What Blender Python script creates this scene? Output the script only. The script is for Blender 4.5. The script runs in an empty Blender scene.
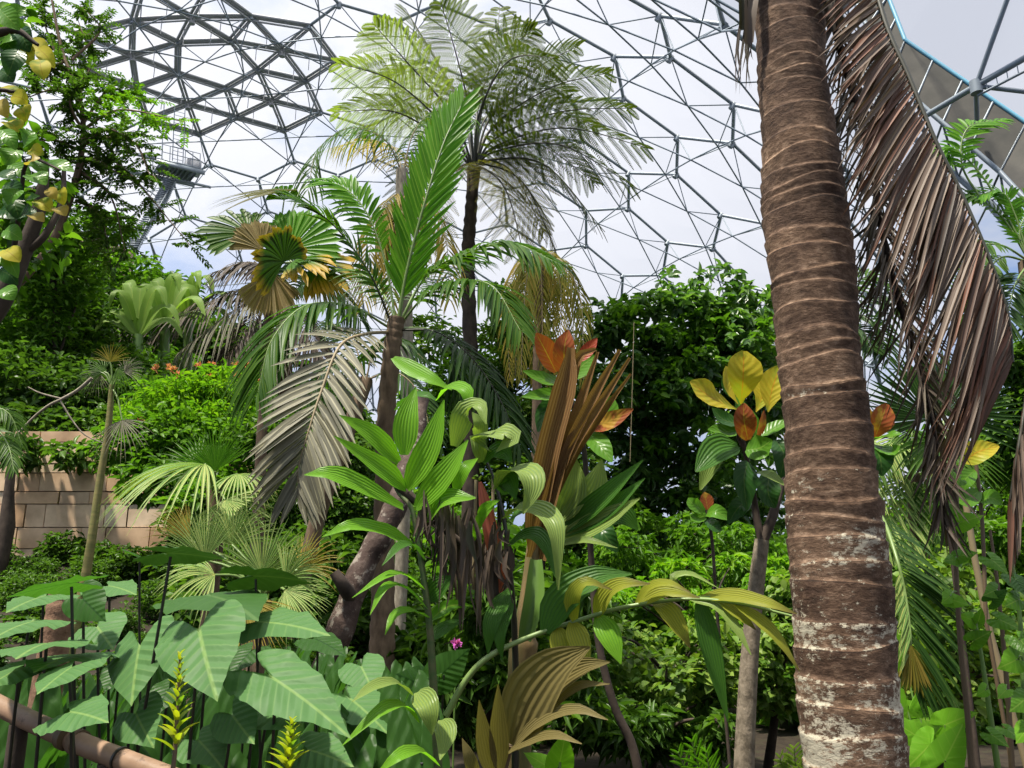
import bpy, math
import numpy as np
from mathutils import Vector

# ------------------------------------------------------------------ camera, sky, sun, exposure
S = bpy.context.scene
PITCH, FPX, EYE = 0.23668599, 820.35, 1.6
cam_d = bpy.data.cameras.new('camera'); cam = bpy.data.objects.new('camera', cam_d)
S.collection.objects.link(cam); S.camera = cam
cam.location = (0, 0, EYE); cam.rotation_euler = (math.pi/2 + PITCH, 0, 0)
cam_d.sensor_width = 36; cam_d.lens = FPX/1024*36; cam_d.clip_end = 600; cam_d.clip_start = 0.05
S.view_settings.view_transform = 'Standard'; S.view_settings.look = 'None'
S.view_settings.gamma = 1; S.view_settings.use_curve_mapping = False
S.view_settings.exposure = 0.0
try:
    S.cycles.max_bounces = 7; S.cycles.diffuse_bounces = 3; S.cycles.glossy_bounces = 2
    S.cycles.transmission_bounces = 4; S.cycles.transparent_max_bounces = 12
    S.cycles.use_denoising = True; S.cycles.sample_clamp_indirect = 6
    S.cycles.caustics_reflective = False; S.cycles.caustics_refractive = False
except Exception: pass

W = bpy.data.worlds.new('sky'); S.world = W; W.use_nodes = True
def nodes_of(tree):
    n = tree.nodes; n.clear(); return n, tree.links
wn, wl = nodes_of(W.node_tree)
def N_(n, t, **kw):
    x = n.new(t)
    for k, v in kw.items():
        if k == 'inp':
            for a, b in v.items(): x.inputs[a].default_value = b
        else: setattr(x, k, v)
    return x
tc = N_(wn, 'ShaderNodeTexCoord'); sep = N_(wn, 'ShaderNodeSeparateXYZ'); wl.new(tc.outputs['Generated'], sep.inputs[0])
mp = N_(wn, 'ShaderNodeMapping'); mp.inputs['Scale'].default_value = (1, 1, 1.9); wl.new(tc.outputs['Generated'], mp.inputs[0])
nz = N_(wn, 'ShaderNodeTexNoise', inp={'Scale': 2.6, 'Detail': 7, 'Roughness': .55}); wl.new(mp.outputs[0], nz.inputs['Vector'])
# clear blue shows more towards the left (west) and low down
ad = N_(wn, 'ShaderNodeMath', operation='MULTIPLY_ADD', inp={1: -0.10, 2: 0.0}); wl.new(sep.outputs['X'], ad.inputs[0])
ad2 = N_(wn, 'ShaderNodeMath', operation='SUBTRACT'); wl.new(nz.outputs['Fac'], ad2.inputs[0]); wl.new(ad.outputs[0], ad2.inputs[1])
ad3 = N_(wn, 'ShaderNodeMath', operation='MULTIPLY_ADD', inp={1: 0.12}); wl.new(sep.outputs['Z'], ad3.inputs[0]); wl.new(ad2.outputs[0], ad3.inputs[2])
cr = N_(wn, 'ShaderNodeValToRGB'); wl.new(ad3.outputs[0], cr.inputs[0])
cr.color_ramp.elements[0].position = .42; cr.color_ramp.elements[0].color = (.30, .47, .82, 1)
cr.color_ramp.elements[1].position = .545; cr.color_ramp.elements[1].color = (.76, .80, .895, 1)
# overcast sky grows brighter towards the zenith and is dull under the horizon
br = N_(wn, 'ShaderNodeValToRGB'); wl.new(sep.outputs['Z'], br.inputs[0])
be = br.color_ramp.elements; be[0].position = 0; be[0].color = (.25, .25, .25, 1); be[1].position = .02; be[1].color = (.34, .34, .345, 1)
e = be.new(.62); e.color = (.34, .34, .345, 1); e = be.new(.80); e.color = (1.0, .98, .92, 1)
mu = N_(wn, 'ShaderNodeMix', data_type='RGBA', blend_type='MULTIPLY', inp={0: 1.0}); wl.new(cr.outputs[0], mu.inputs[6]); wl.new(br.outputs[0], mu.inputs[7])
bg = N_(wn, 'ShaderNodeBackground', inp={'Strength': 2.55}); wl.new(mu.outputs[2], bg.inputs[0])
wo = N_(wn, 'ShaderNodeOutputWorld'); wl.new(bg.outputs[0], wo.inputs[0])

sun_d = bpy.data.lights.new('sun', 'SUN'); sun_d.energy = 9.5; sun_d.angle = math.radians(3); sun_d.color = (1, .93, .80)
sun = bpy.data.objects.new('sun', sun_d); S.collection.objects.link(sun)
sun.rotation_euler = Vector((.33, .22, -1)).to_track_quat('-Z', 'Y').to_euler()   # light travels along this vector

# ------------------------------------------------------------------ helpers
rng = np.random.default_rng(7)
cp, sp = math.cos(PITCH), math.sin(PITCH)
def P(x, y, d):                       # the point seen at photo pixel x, y that stands d metres ahead
    w, u = (x-512)/FPX, (384-y)/FPX
    r = np.array([w, cp-u*sp, sp+u*cp]); return r*(d/r[1]) + np.array([0, 0, EYE])
def nrm(v): v = np.asarray(v, float); return v/np.maximum(np.linalg.norm(v, axis=-1, keepdims=True), 1e-9)
UP = np.array([0, 0, 1.])
def curve(pts, n):                    # Catmull-Rom through points
    p = np.asarray(pts, float)
    if len(p) == 2: return p[0] + (p[1]-p[0])*np.linspace(0, 1, n)[:, None]
    q = np.vstack([2*p[0]-p[1], p, 2*p[-1]-p[-2]]); m = len(p)-1
    t = np.linspace(0, m, n); i = np.minimum(t.astype(int), m-1); f = (t-i)[:, None]
    a, b, c, d = q[i], q[i+1], q[i+2], q[i+3]
    return .5*(2*b+(c-a)*f+(2*a-5*b+4*c-d)*f**2+(3*b-a-3*c+d)*f**3)
def pcurve(px, n): return curve([P(*a) for a in px], n)
class MB:
    def __init__(s): s.v = []; s.uv = []; s.f = []; s.m = []; s.k = 0
    def add(s, v, f, uv=None, mi=0):
        v = np.asarray(v, float).reshape(-1, 3); f = np.asarray(f, int)
        if f.shape[-1] == 3: f = np.concatenate([f, -np.ones(f.shape[:-1]+(1,), int)-s.k], -1)
        s.v.append(v); s.uv.append(np.zeros((len(v), 2)) if uv is None else np.asarray(uv, float).reshape(-1, 2))
        s.f.append(f.reshape(-1, 4)+s.k); s.m.append(np.full(len(s.f[-1]), mi)); s.k += len(v)
    def many(s, V, F, UVs, mi=0):     # V (N,k,3), one face list for all
        N, k = V.shape[:2]
        if not N: return
        F = np.asarray(F, int)
        f = (F[None]+(np.arange(N)*k)[:, None, None]).reshape(-1, F.shape[1])
        s.add(V.reshape(-1, 3), f, np.broadcast_to(UVs, (N, k, 2)).reshape(-1, 2), mi)
    def tube(s, p, r, ns=6, mi=0, cap=True):
        p = np.asarray(p, float); n = len(p); r = np.broadcast_to(np.asarray(r, float), (n,))
        t = nrm(np.gradient(p, axis=0)); a = np.cross(t[0], [0, 0, 1.] if abs(t[0][2]) < .9 else [1., 0, 0]); A = [nrm(a)]
        for i in range(1, n): b = A[-1]-t[i]*(A[-1]@t[i]); A.append(nrm(b))
        A = np.array(A); B = np.cross(t, A); th = np.arange(ns)*2*math.pi/ns
        v = p[:, None]+r[:, None, None]*(np.cos(th)[None, :, None]*A[:, None]+np.sin(th)[None, :, None]*B[:, None])
        i, j = np.meshgrid(np.arange(n-1), np.arange(ns), indexing='ij'); j2 = (j+1) % ns
        f = np.stack([i*ns+j, i*ns+j2, (i+1)*ns+j2, (i+1)*ns+j], -1).reshape(-1, 4)
        L = np.concatenate([[0], np.cumsum(np.linalg.norm(np.diff(p, axis=0), axis=1))])
        uv = np.stack(np.broadcast_arrays((th/6.283)[None, :], L[:, None]), -1)
        s.add(v, f, uv, mi)
        if cap:
            for e_ in (0, n-1):
                c = np.vstack([v[e_], p[e_][None]]); q = np.array([[j, (j+1) % ns, ns] for j in range(ns)])
                s.add(c, q if e_ else q[:, ::-1], None, mi)
    def box(s, c, size, rot=0, mi=0, ax=None):
        h = np.array(size)/2; v = np.array([[x, y, z] for x in (-1, 1) for y in (-1, 1) for z in (-1, 1)])*h
        if ax is None: ax = np.array([[math.cos(rot), math.sin(rot), 0], [-math.sin(rot), math.cos(rot), 0], [0, 0, 1]])
        s.add(v@np.asarray(ax)+np.array(c), [[0, 1, 3, 2], [4, 6, 7, 5], [0, 4, 5, 1], [2, 3, 7, 6], [0, 2, 6, 4], [1, 5, 7, 3]], None, mi)
    def build(s, name, mats, parent=None, origin=None, smooth=True):
        if not isinstance(mats, (list, tuple)): mats = [mats]
        v = np.vstack(s.v); f = np.vstack(s.f); mi = np.concatenate(s.m); uv = np.vstack(s.uv)
        if parent is not None: off = root_loc(parent)
        else: off = np.array(origin if origin is not None else (0, 0, 0), float)
        v = v-off; tri = f[:, 3] < 0; nv = np.where(tri, 3, 4)
        me = bpy.data.meshes.new(name); st = np.concatenate([[0], np.cumsum(nv)[:-1]])
        loops = f.ravel()[np.stack([np.ones(len(f), bool)]*3+[~tri], 1).ravel()]
        me.vertices.add(len(v)); me.vertices.foreach_set('co', v.ravel().astype(np.float32))
        me.loops.add(len(loops)); me.loops.foreach_set('vertex_index', loops.astype(np.int32))
        me.polygons.add(len(f)); me.polygons.foreach_set('loop_start', st.astype(np.int32))
        me.polygons.foreach_set('material_index', mi.astype(np.int32))
        me.polygons.foreach_set('use_smooth', np.full(len(f), smooth))
        u = me.uv_layers.new(name='UVMap'); u.data.foreach_set('uv', uv[loops].ravel().astype(np.float32))
        for m in mats: me.materials.append(m)
        me.update(calc_edges=True); me.validate()
        o = bpy.data.objects.new(name, me); S.collection.objects.link(o)
        if parent is not None: o.parent = parent
        else: o.location = off
        return o
def root_loc(o):
    l = np.array(o.location, float)
    while o.parent: o = o.parent; l += np.array(o.location, float)
    return l
def tag(o, label, cat, group=None, kind=None):
    o['label'] = label; o['category'] = cat
    if group: o['group'] = group
    if kind: o['kind'] = kind
    return o
def thing(name, label, cat, loc, group=None):
    o = bpy.data.objects.new(name, None); S.collection.objects.link(o); o.location = tuple(float(a) for a in loc); o.empty_display_size = .2
    return tag(o, label, cat, group)
def struct(o): o['kind'] = 'structure'; return o
def dup(root, loc, rz=0, sc=1, label=None, group=None):
    r = root.copy(); S.collection.objects.link(r); r.location = tuple(float(a) for a in loc); r.rotation_euler = (0, 0, rz)
    r.scale = (sc, sc, sc) if np.isscalar(sc) else sc
    if label: r['label'] = label
    if group: r['group'] = group
    for ch in list(root.children):
        c = ch.copy(); S.collection.objects.link(c); c.parent = r
        for g in ch.children:
            d = g.copy(); S.collection.objects.link(d); d.parent = c
    return r

# ------------------------------------------------------------------ materials
def mat(name):
    m = bpy.data.materials.new(name); m.use_nodes = True; n, l = nodes_of(m.node_tree); o = N_(n, 'ShaderNodeOutputMaterial'); return m, n, l, o
def rgb(c): return (c[0], c[1], c[2], 1)
def ramp(n, l, src, stops):
    r = N_(n, 'ShaderNodeValToRGB'); l.new(src, r.inputs[0]); e = r.color_ramp.elements
    e[0].position, e[0].color = stops[0][0], rgb(stops[0][1]); e[1].position, e[1].color = stops[-1][0], rgb(stops[-1][1])
    for p_, c in stops[1:-1]: x = e.new(p_); x.color = rgb(c)
    return r
def warm(c): return (c[0]*1.12, c[1]*.92, c[2]*.6) if c[1] > c[0] else c
def leafmat(name, cols, trans=.4, rough=.48, vein=None, veinw=.04, pleat=0, spot=None, spotamt=.0, tcol=1.25, bump=0, spec=.14, tip=None, lines=None):
    """leaf: colour picked per leaf from a ramp, pale midrib, optional cross pleats, blotches, tip colour"""
    m, n, l, o = mat(name); cols = [warm(c) for c in cols]; vein = warm(vein) if vein else None
    g = N_(n, 'ShaderNodeNewGeometry'); k = len(cols)
    r = ramp(n, l, g.outputs['Random Per Island'], [(i/max(k-1, 1), c) for i, c in enumerate(cols)] if k > 1 else [(0, cols[0]), (1, cols[0])])
    col = r.outputs[0]
    uv = N_(n, 'ShaderNodeUVMap'); sx = N_(n, 'ShaderNodeSeparateXYZ'); l.new(uv.outputs[0], sx.inputs[0])
    def mix(fac, a, b, cb=None, bt='MIX'):
        x = N_(n, 'ShaderNodeMix', data_type='RGBA', blend_type=bt)
        if isinstance(fac, float): x.inputs[0].default_value = fac
        else: l.new(fac, x.inputs[0])
        l.new(a, x.inputs[6])
        if cb is not None: x.inputs[7].default_value = rgb(cb)
        else: l.new(b, x.inputs[7])
        return x.outputs[2]
    hgt = None
    if tip:
        t = N_(n, 'ShaderNodeMapRange', inp={1: tip[1], 2: tip[2]}); l.new(sx.outputs['Y'], t.inputs[0]); col = mix(t.outputs[0], col, None, tip[0])
    if spot:
        ob = N_(n, 'ShaderNodeTexCoord'); z = N_(n, 'ShaderNodeTexNoise', inp={'Scale': spot[1], 'Detail': 3}); l.new(ob.outputs['Object'], z.inputs['Vector'])
        t = N_(n, 'ShaderNodeMapRange', inp={1: spot[2], 2: spot[2]+.1}); l.new(z.outputs['Fac'], t.inputs[0]); col = mix(t.outputs[0], col, None, spot[0])
    if lines:
        a = N_(n, 'ShaderNodeMath', operation='MULTIPLY', inp={1: lines[0]}); l.new(sx.outputs['X'], a.inputs[0])
        b = N_(n, 'ShaderNodeMath', operation='SINE'); l.new(a.outputs[0], b.inputs[0])
        t = N_(n, 'ShaderNodeMapRange', inp={1: .2, 2: 1, 4: lines[2]}); l.new(b.outputs[0], t.inputs[0]); col = mix(t.outputs[0], col, None, lines[1]); hgt = b.outputs[0]
    if vein:
        a = N_(n, 'ShaderNodeMath', operation='SUBTRACT', inp={1: .5}); l.new(sx.outputs['X'], a.inputs[0])
        b = N_(n, 'ShaderNodeMath', operation='ABSOLUTE'); l.new(a.outputs[0], b.inputs[0])
        t = N_(n, 'ShaderNodeMapRange', inp={1: veinw, 2: veinw*.4}); l.new(b.outputs[0], t.inputs[0]); fac = t.outputs[0]
        if pleat:
            # side veins run out and forward from the midrib
            q = N_(n, 'ShaderNodeMath', operation='MULTIPLY_ADD', inp={1: -.55}); l.new(b.outputs[0], q.inputs[0]); l.new(sx.outputs['Y'], q.inputs[2])
            q2 = N_(n, 'ShaderNodeMath', operation='MULTIPLY', inp={1: pleat*6.283}); l.new(q.outputs[0], q2.inputs[0])
            q3 = N_(n, 'ShaderNodeMath', operation='SINE'); l.new(q2.outputs[0], q3.inputs[0])
            q4 = N_(n, 'ShaderNodeMapRange', inp={1: .86, 2: 1, 4: .28}); l.new(q3.outputs[0], q4.inputs[0])
            q5 = N_(n, 'ShaderNodeMath', operation='MAXIMUM'); l.new(q4.outputs[0], q5.inputs[0]); l.new(fac, q5.inputs[1]); fac = q5.outputs[0]; hgt = q3.outputs[0]
        col = mix(fac, col, None, vein)
    d = N_(n, 'ShaderNodeBsdfPrincipled', inp={'Roughness': rough, 'Specular IOR Level': spec}); l.new(col, d.inputs['Base Color'])
    if bump and hgt is not None:
        bp = N_(n, 'ShaderNodeBump', inp={'Strength': bump, 'Distance': .01}); l.new(hgt, bp.inputs['Height']); l.new(bp.outputs[0], d.inputs['Normal'])
    if trans:
        tr = N_(n, 'ShaderNodeBsdfTranslucent')
        tcl = N_(n, 'ShaderNodeMix', data_type='RGBA', blend_type='MULTIPLY', inp={0: 1.0, 7: (tcol*1.15, tcol*1.3, tcol*.45, 1)}); l.new(col, tcl.inputs[6]); l.new(tcl.outputs[2], tr.inputs[0])
        mx = N_(n, 'ShaderNodeMixShader', inp={0: trans}); l.new(d.outputs[0], mx.inputs[1]); l.new(tr.outputs[0], mx.inputs[2]); l.new(mx.outputs[0], o.inputs[0])
    else: l.new(d.outputs[0], o.inputs[0])
    return m
def barkmat(name, stops, scale=(6, 6, 6), rough=.85, bump=.4, patch=None, detail=6, dist=.02):
    m, n, l, o = mat(name); t = N_(n, 'ShaderNodeTexCoord'); mp_ = N_(n, 'ShaderNodeMapping'); mp_.inputs['Scale'].default_value = scale; l.new(t.outputs['Object'], mp_.inputs[0])
    z = N_(n, 'ShaderNodeTexNoise', inp={'Scale': 1, 'Detail': detail, 'Roughness': .65}); l.new(mp_.outputs[0], z.inputs['Vector'])
    r = ramp(n, l, z.outputs['Fac'], stops); col = r.outputs[0]
    if patch:
        z2 = N_(n, 'ShaderNodeTexNoise', inp={'Scale': patch[1], 'Detail': 6, 'Roughness': .7}); l.new(t.outputs['Object'], z2.inputs['Vector'])
        mr = N_(n, 'ShaderNodeMapRange', inp={1: patch[2], 2: patch[2]+.06}); l.new(z2.outputs['Fac'], mr.inputs[0])
        x = N_(n, 'ShaderNodeMix', data_type='RGBA'); l.new(mr.outputs[0], x.inputs[0]); l.new(col, x.inputs[6]); x.inputs[7].default_value = rgb(patch[0]); col = x.outputs[2]
    d = N_(n, 'ShaderNodeBsdfPrincipled', inp={'Roughness': rough, 'Specular IOR Level': .25}); l.new(col, d.inputs['Base Color'])
    b = N_(n, 'ShaderNodeBump', inp={'Strength': bump, 'Distance': dist}); l.new(z.outputs['Fac'], b.inputs['Height']); l.new(b.outputs[0], d.inputs['Normal']); l.new(d.outputs[0], o.inputs[0]); return m
def plain(name, c, rough=.6, metal=0, spec=.5):
    m, n, l, o = mat(name); d = N_(n, 'ShaderNodeBsdfPrincipled', inp={'Roughness': rough, 'Metallic': metal, 'Specular IOR Level': spec, 'Base Color': rgb(c)}); l.new(d.outputs[0], o.inputs[0]); return m

M = {}
M['steel'] = plain('galvanised_steel', (.20, .235, .27), .5, .2)
M['steel_thin'] = plain('thin_steel', (.17, .21, .25), .5, .2)
M['beam'] = plain('vent_beam', (.30, .31, .33), .6, .1)
M['blue_edge'] = plain('blue_edge', (.10, .30, .42), .5)
M['panel_grey'] = barkmat('arch_board', [(.3, (.05, .05, .045)), (.7, (.085, .08, .07))], (1, 1, 1), .8, .1)
# ETFE cushion: mostly clear film that scatters a little of the light
m, n, l, o = mat('clear_film'); a = N_(n, 'ShaderNodeBsdfTransparent', inp={0: (.97, .97, .98, 1)}); b = N_(n, 'ShaderNodeBsdfTranslucent', inp={0: (.9, .9, .92, 1)})
x = N_(n, 'ShaderNodeMixShader', inp={0: .12}); l.new(a.outputs[0], x.inputs[1]); l.new(b.outputs[0], x.inputs[2]); l.new(x.outputs[0], o.inputs[0]); M['film'] = m
M['soil'] = barkmat('mulch', [(.3, (.012, .009, .006)), (.55, (.028, .020, .013)), (.75, (.02, .03, .01))], (9, 9, 9), .95, .6)
# ------------------------------------------------------------------ the dome: a 5,5 geodesic of hexagons, its vent ring at the crown
DR = 55.0
def icosa():
    V = [(0, 0, 1)]; h = 1/5**.5
    V += [(2*h*math.cos(2*math.pi*k/5), 2*h*math.sin(2*math.pi*k/5), h) for k in range(5)]
    V += [(2*h*math.cos(2*math.pi*(k+.5)/5), 2*h*math.sin(2*math.pi*(k+.5)/5), -h) for k in range(5)] + [(0, 0, -1)]
    F = [(0, 1+k, 1+(k+1) % 5) for k in range(5)]+[(1+k, 6+k, 1+(k+1) % 5) for k in range(5)]+[(1+(k+1) % 5, 6+k, 6+(k+1) % 5) for k in range(5)]
    return np.array(V), F
def goldberg(n):
    V, F = icosa(); pts = {}; Pn = []; T = []
    def add(p):
        p = p/np.linalg.norm(p); k = tuple(np.round(p, 5))
        if k not in pts: pts[k] = len(Pn); Pn.append(p)
        return pts[k]
    for a, b, c in F:
        A, B, C = V[a], V[b], V[c]; g = lambda i, j: add(A+(B-A)*i/n+(C-A)*j/n)
        for i in range(n):
            for j in range(n-i):
                T.append((g(i, j), g(i+1, j), g(i, j+1)))
                if i+j < n-1: T.append((g(i+1, j), g(i+1, j+1), g(i, j+1)))
    Pn = np.array(Pn); cen = nrm(np.array([Pn[list(t)].mean(0) for t in T])); base = len(Pn); ed = {}
    def edges(T):
        ed = {}
        for ti, t in enumerate(T):
            for e_ in ((0, 1), (1, 2), (2, 0)): ed.setdefault(tuple(sorted((t[e_[0]], t[e_[1]]))), []).append(ti)
        return ed
    T2 = []
    for (u, v), st in edges(T).items():
        if len(st) == 2: T2 += [(u, base+st[0], base+st[1]), (v, base+st[0], base+st[1])]
    P2 = np.vstack([Pn, cen]); N = nrm(np.array([P2[list(t)].mean(0) for t in T2]))
    E2 = [tuple(v) for v in edges(T2).values() if len(v) == 2]
    cells = {}
    for ti, t in enumerate(T2):
        for v in t: cells.setdefault(v, []).append(ti)
    return N, E2, P2, cells
GX = (-.368514975, .993172890, -.261664341, .411466962, .0, -.0958215)
cph, sph = math.cos(GX[3]), math.sin(GX[3]); RZ = np.array([[cph, sph, 0], [-sph, cph, 0], [0, 0, 1]]); cr_, sr_ = math.cos(GX[5]), math.sin(GX[5])
def dome_to_world(n, r=1.0):
    X = (n*r)@RZ+np.array(GX[:3])
    d = X[:, 1]*cp+X[:, 2]*sp; u = -X[:, 1]*sp+X[:, 2]*cp; w = X[:, 0]
    w, u = w*cr_+u*sr_, -w*sr_+u*cr_
    return np.stack([w, d*cp-u*sp, d*sp+u*cp], 1)*DR+np.array([0, 0, EYE])
GN, GE, GP, GC = goldberg(5)
DV = dome_to_world(GN); DC = dome_to_world(np.zeros((1, 3)))[0]; DP = dome_to_world(GP)
def far_side(X): return ((X-DC)*(X-np.array([0, 0, EYE]))).sum(-1) > 6*DR*.02
DPX = 512+FPX*DV[:, 0]/(DV[:, 1]*cp+(DV[:, 2]-EYE)*sp)
keep = ((DPX < 858) | (DV[:, 1] > 38)) & far_side(DV) & (DV[:, 2] > -3) & (DV[:, 1] > 12)
edges_k = [(a, b) for a, b in GE if keep[a] and keep[b]]
apex = int(np.argmax(GP[:, 2])); pent = set(GC[apex])
# the five hexagons round the crown pentagon
vent = [c for c, t in GC.items() if c != apex and len(t) == 6 and len(set(t) & pent) == 2]
vset = [set(GC[c]) for c in vent]
def seg(mb, a, b, r, ns=6): mb.tube(np.array([a, b]), r, ns, cap=False)
fr = MB(); vb = MB(); inn = MB()
mids = {}; inc = {}
for a, b in edges_k:
    thick = any(a in s and b in s for s in vset)
    if thick:
        t = nrm(DV[b]-DV[a]); o_ = nrm((DV[a]+DV[b])/2-DC); s_ = np.cross(t, o_)
        for k in (-1, 1): seg(vb, DV[a]+s_*.14*k, DV[b]+s_*.14*k, .12)
        seg(vb, DV[a]-o_*.35, DV[b]-o_*.35, .07)
    else: seg(fr, DV[a], DV[b], .115, 8)
    m_ = (DV[a]+DV[b])/2; m_ = m_+(DC-m_)*.031
    mids[(a, b)] = m_; inc.setdefault(a, []).append((a, b)); inc.setdefault(b, []).append((a, b))
for nd, es in inc.items():
    for e_ in es: seg(inn, DV[nd], mids[e_], .038, 5)
    for i in range(len(es)):
        for j in range(i): seg(inn, mids[es[i]], mids[es[j]], .052, 5)
    c = DV[nd]; o_ = nrm(c-DC); fr.tube(np.array([c+o_*.1, c-o_*.32]), .2, 8)
for c, st in zip(vent, vset):
    cen = DV[list(st)].mean(0); o_ = nrm(cen-DC)
    for v in st:
        if keep[v]:
            t = nrm(DV[v]-cen); s_ = np.cross(t, o_)
            for k in (-1, 1): seg(vb, cen+s_*.13*k, DV[v]+s_*.13*k, .11)
            seg(vb, cen-o_*.32, DV[v]-o_*.32, .06)
            h = (cen+DV[v])/2; seg(vb, h, h-np.array([0, 0, 1.3]), .03, 5)
    vb.tube(np.array([cen+o_*.1, cen-o_*.6]), .22, 8)
struct(fr.build('trim_1', M['steel'])); struct(vb.build('trim_2', M['beam'])); struct(inn.build('trim_3', M['steel_thin']))
film = MB()
for c, t in GC.items():
    if not all(keep[v] for v in t): continue
    o_ = nrm(DP[c]-DC); cen = DV[t].mean(0); ax = nrm(DV[t[0]]-cen); ay = np.cross(o_, ax)
    t = sorted(t, key=lambda v: math.atan2((DV[v]-cen)@ay, (DV[v]-cen)@ax)); k = len(t)
    ring1 = DV[t]; ring2 = cen+(ring1-cen)*.55+o_*.35; top = cen+o_*.5
    v = np.vstack([ring1, ring2, top[None]]); film.add(v, [[i, (i+1) % k, k+(i+1) % k, k+i] for i in range(k)]); film.add(v, [[k+i, k+(i+1) % k, 2*k] for i in range(k)])
struct(film.build('ceiling', M['film']))

# arch where two domes meet, right of the palm
ar = MB(); pb = MB(); be_ = MB()
AD = 31
top_ = [P(846, -130, AD+3), P(872, -45, AD+1.5), P(905, 40, AD), P(1026, 123, AD-2), P(1150, 240, AD-5), P(1240, 420, AD-8)]
low_ = [P(818, -110, AD+3), P(846, -20, AD+1.5), P(890, 78, AD), P(1000, 172, AD-2), P(1110, 290, AD-5), P(1190, 450, AD-8)]
bk_ = [p_+np.array([.3, 1.6, -.5]) for p_ in low_]
for i in range(len(top_)-1):
    seg(be_, top_[i], top_[i+1], .09, 8); seg(ar, low_[i], low_[i+1], .10, 8); seg(ar, bk_[i], bk_[i+1], .12, 8)
    a, b, c, d = top_[i], top_[i+1], low_[i+1], low_[i]; th = nrm(np.cross(b-a, d-a))*.06
    pb.add(np.array([a, b, c, d, a+th, b+th, c+th, d+th]), [[0, 1, 2, 3], [4, 7, 6, 5], [0, 4, 5, 1], [1, 5, 6, 2], [2, 6, 7, 3], [3, 7, 4, 0]])
    for k in range(5):
        f = k/4; u = a+(b-a)*f; w = d+(c-d)*f; seg(ar, u, w, .05); g = bk_[i]+(bk_[i+1]-bk_[i])*f; seg(ar, w, g, .05)
        if k < 4: g2 = bk_[i]+(bk_[i+1]-bk_[i])*(f+.25); seg(ar, w, g2, .045)
struct(pb.build('trim_4', M['panel_grey'], smooth=False)); struct(ar.build('trim_5', M['steel'])); struct(be_.build('trim_6', M['blue_edge']))
nr = MB(); fl2 = MB()
n0 = P(976, 86, 27)
ends = [P(1012, -14, 25), P(1060, 38, 25), P(1080, 98, 26), P(977, 122, 29), P(925, 116, 30)]
for i, e_ in enumerate(ends):
    nr.tube(np.array([n0, e_]), .12 if i in (1, 4) else .09, 8)
seg(nr, n0+np.array([0, 0, -.4]), ends[1]+np.array([0, 0, -.55]), .05)
for k in range(1, 8): f = k/8; a = n0+(ends[1]-n0)*f; seg(nr, a, a+np.array([0, 0, -.45]), .02, 4)
nr.tube(np.array([n0+[0, 0, .2], n0-[0, 0, .3]]), .22, 10)
e1 = [P(1140, 10, 24), P(990, -90, 24), P(1060, -100, 23), P(900, -160, 25), P(1160, 160, 25)]
for a, b in ((ends[0], e1[1]), (ends[0], e1[2]), (ends[1], e1[0]), (e1[1], e1[3]), (ends[2], e1[4])): nr.tube(np.array([a, b]), .1, 8)
struct(nr.build('trim_7', M['steel']))
def quad(mb, *p_): mb.add(np.array(p_), [list(range(len(p_)))])
quad(fl2, top_[2], n0, ends[0], e1[1]); quad(fl2, top_[2], e1[1], e1[3], top_[1]); quad(fl2, n0, ends[1], e1[2], ends[0]); quad(fl2, n0, ends[2], e1[0], ends[1])
struct(fl2.build('window_1', M['film']))
# lattice of the far dome seen under the arch
tr = MB(); rr = np.random.default_rng(3)
tn = {k: P(x, y, d) for k, (x, y, d) in dict(a=(857, 190, 36), b=(905, 100, 34), c=(945, 165, 34), d=(990, 200, 33), e=(1040, 260, 32), f=(935, 215, 36), g=(965, 250, 36), h=(1000, 300, 35), i=(880, 250, 38), j=(915, 300, 38), k=(870, 330, 40), l=(925, 345, 40), m=(880, 385, 42), n=(1045, 330, 34), o=(858, 250, 40), p=(960, 320, 38), q=(850, 420, 42), r=(915, 405, 42), s=(1030, 190, 31)).items()}
for pair in 'bc cd de en ab af bf fc fg gd gh he hn ai if ij jg jl lp ph hg ik kj km ml oi ok mq mr rl lr kq ds gp bc jp'.split():
    tr.tube(np.array([tn[pair[0]], tn[pair[1]]]), .10 if pair in ('bc', 'cd', 'de', 'en', 'fg', 'gh', 'ij', 'km') else .05, 6)
struct(tr.build('trim_8', M['steel']))

# maintenance platform and its curved ladder under the vent
pf = thing('maintenance_platform', 'grey steel maintenance platform hanging under the dome roof vents with box machine', 'platform', P(176, 172, 52))
c0 = P(176, 172, 52); ax = nrm(P(200, 152, 54)-P(150, 158, 52)); ax = nrm(np.array([ax[0], ax[1], ax[2]*.0])+np.array([0, 0, .05])); ay = nrm(np.cross(UP, ax)); az = np.cross(ax, ay); AX = [ax, ay, az]
d_ = MB()
d_.box(c0+az*.1, (2.5, 2.4, .12), ax=AX)
for k in range(9): d_.box(c0+ax*(k-4)*.29-az*.06, (.06, 2.4, .16), ax=AX)
for k in (-1, 1): d_.box(c0+ay*1.15*k-az*.12, (3.2, .12, .3), ax=AX)
d_.build('deck', M['steel'], pf)
r_ = MB()
for k in (-1, 1):
    for j in np.linspace(-1.25, 1.25, 6): seg(r_, c0+ax*j+ay*1.2*k+az*.1, c0+ax*j+ay*1.2*k+az*1.2, .025)
    for z in (.65, 1.2): seg(r_, c0-ax*1.25+ay*1.2*k+az*z, c0+ax*1.25+ay*1.2*k+az*z, .025)
r_.build('guard_rail', M['steel'], pf)
a_ = MB(); a_.box(c0-ax*2.2+az*.9+ay*.6, (3.2, .14, .18), ax=AX); a_.box(c0-ax*2.4-az*.5+ay*.4, (3.0, .12, .16), ax=AX); a_.box(c0+ax*1.2-az*.55, (2.4, .12, .16), ax=AX); a_.build('boom', M['steel'], pf)
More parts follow.
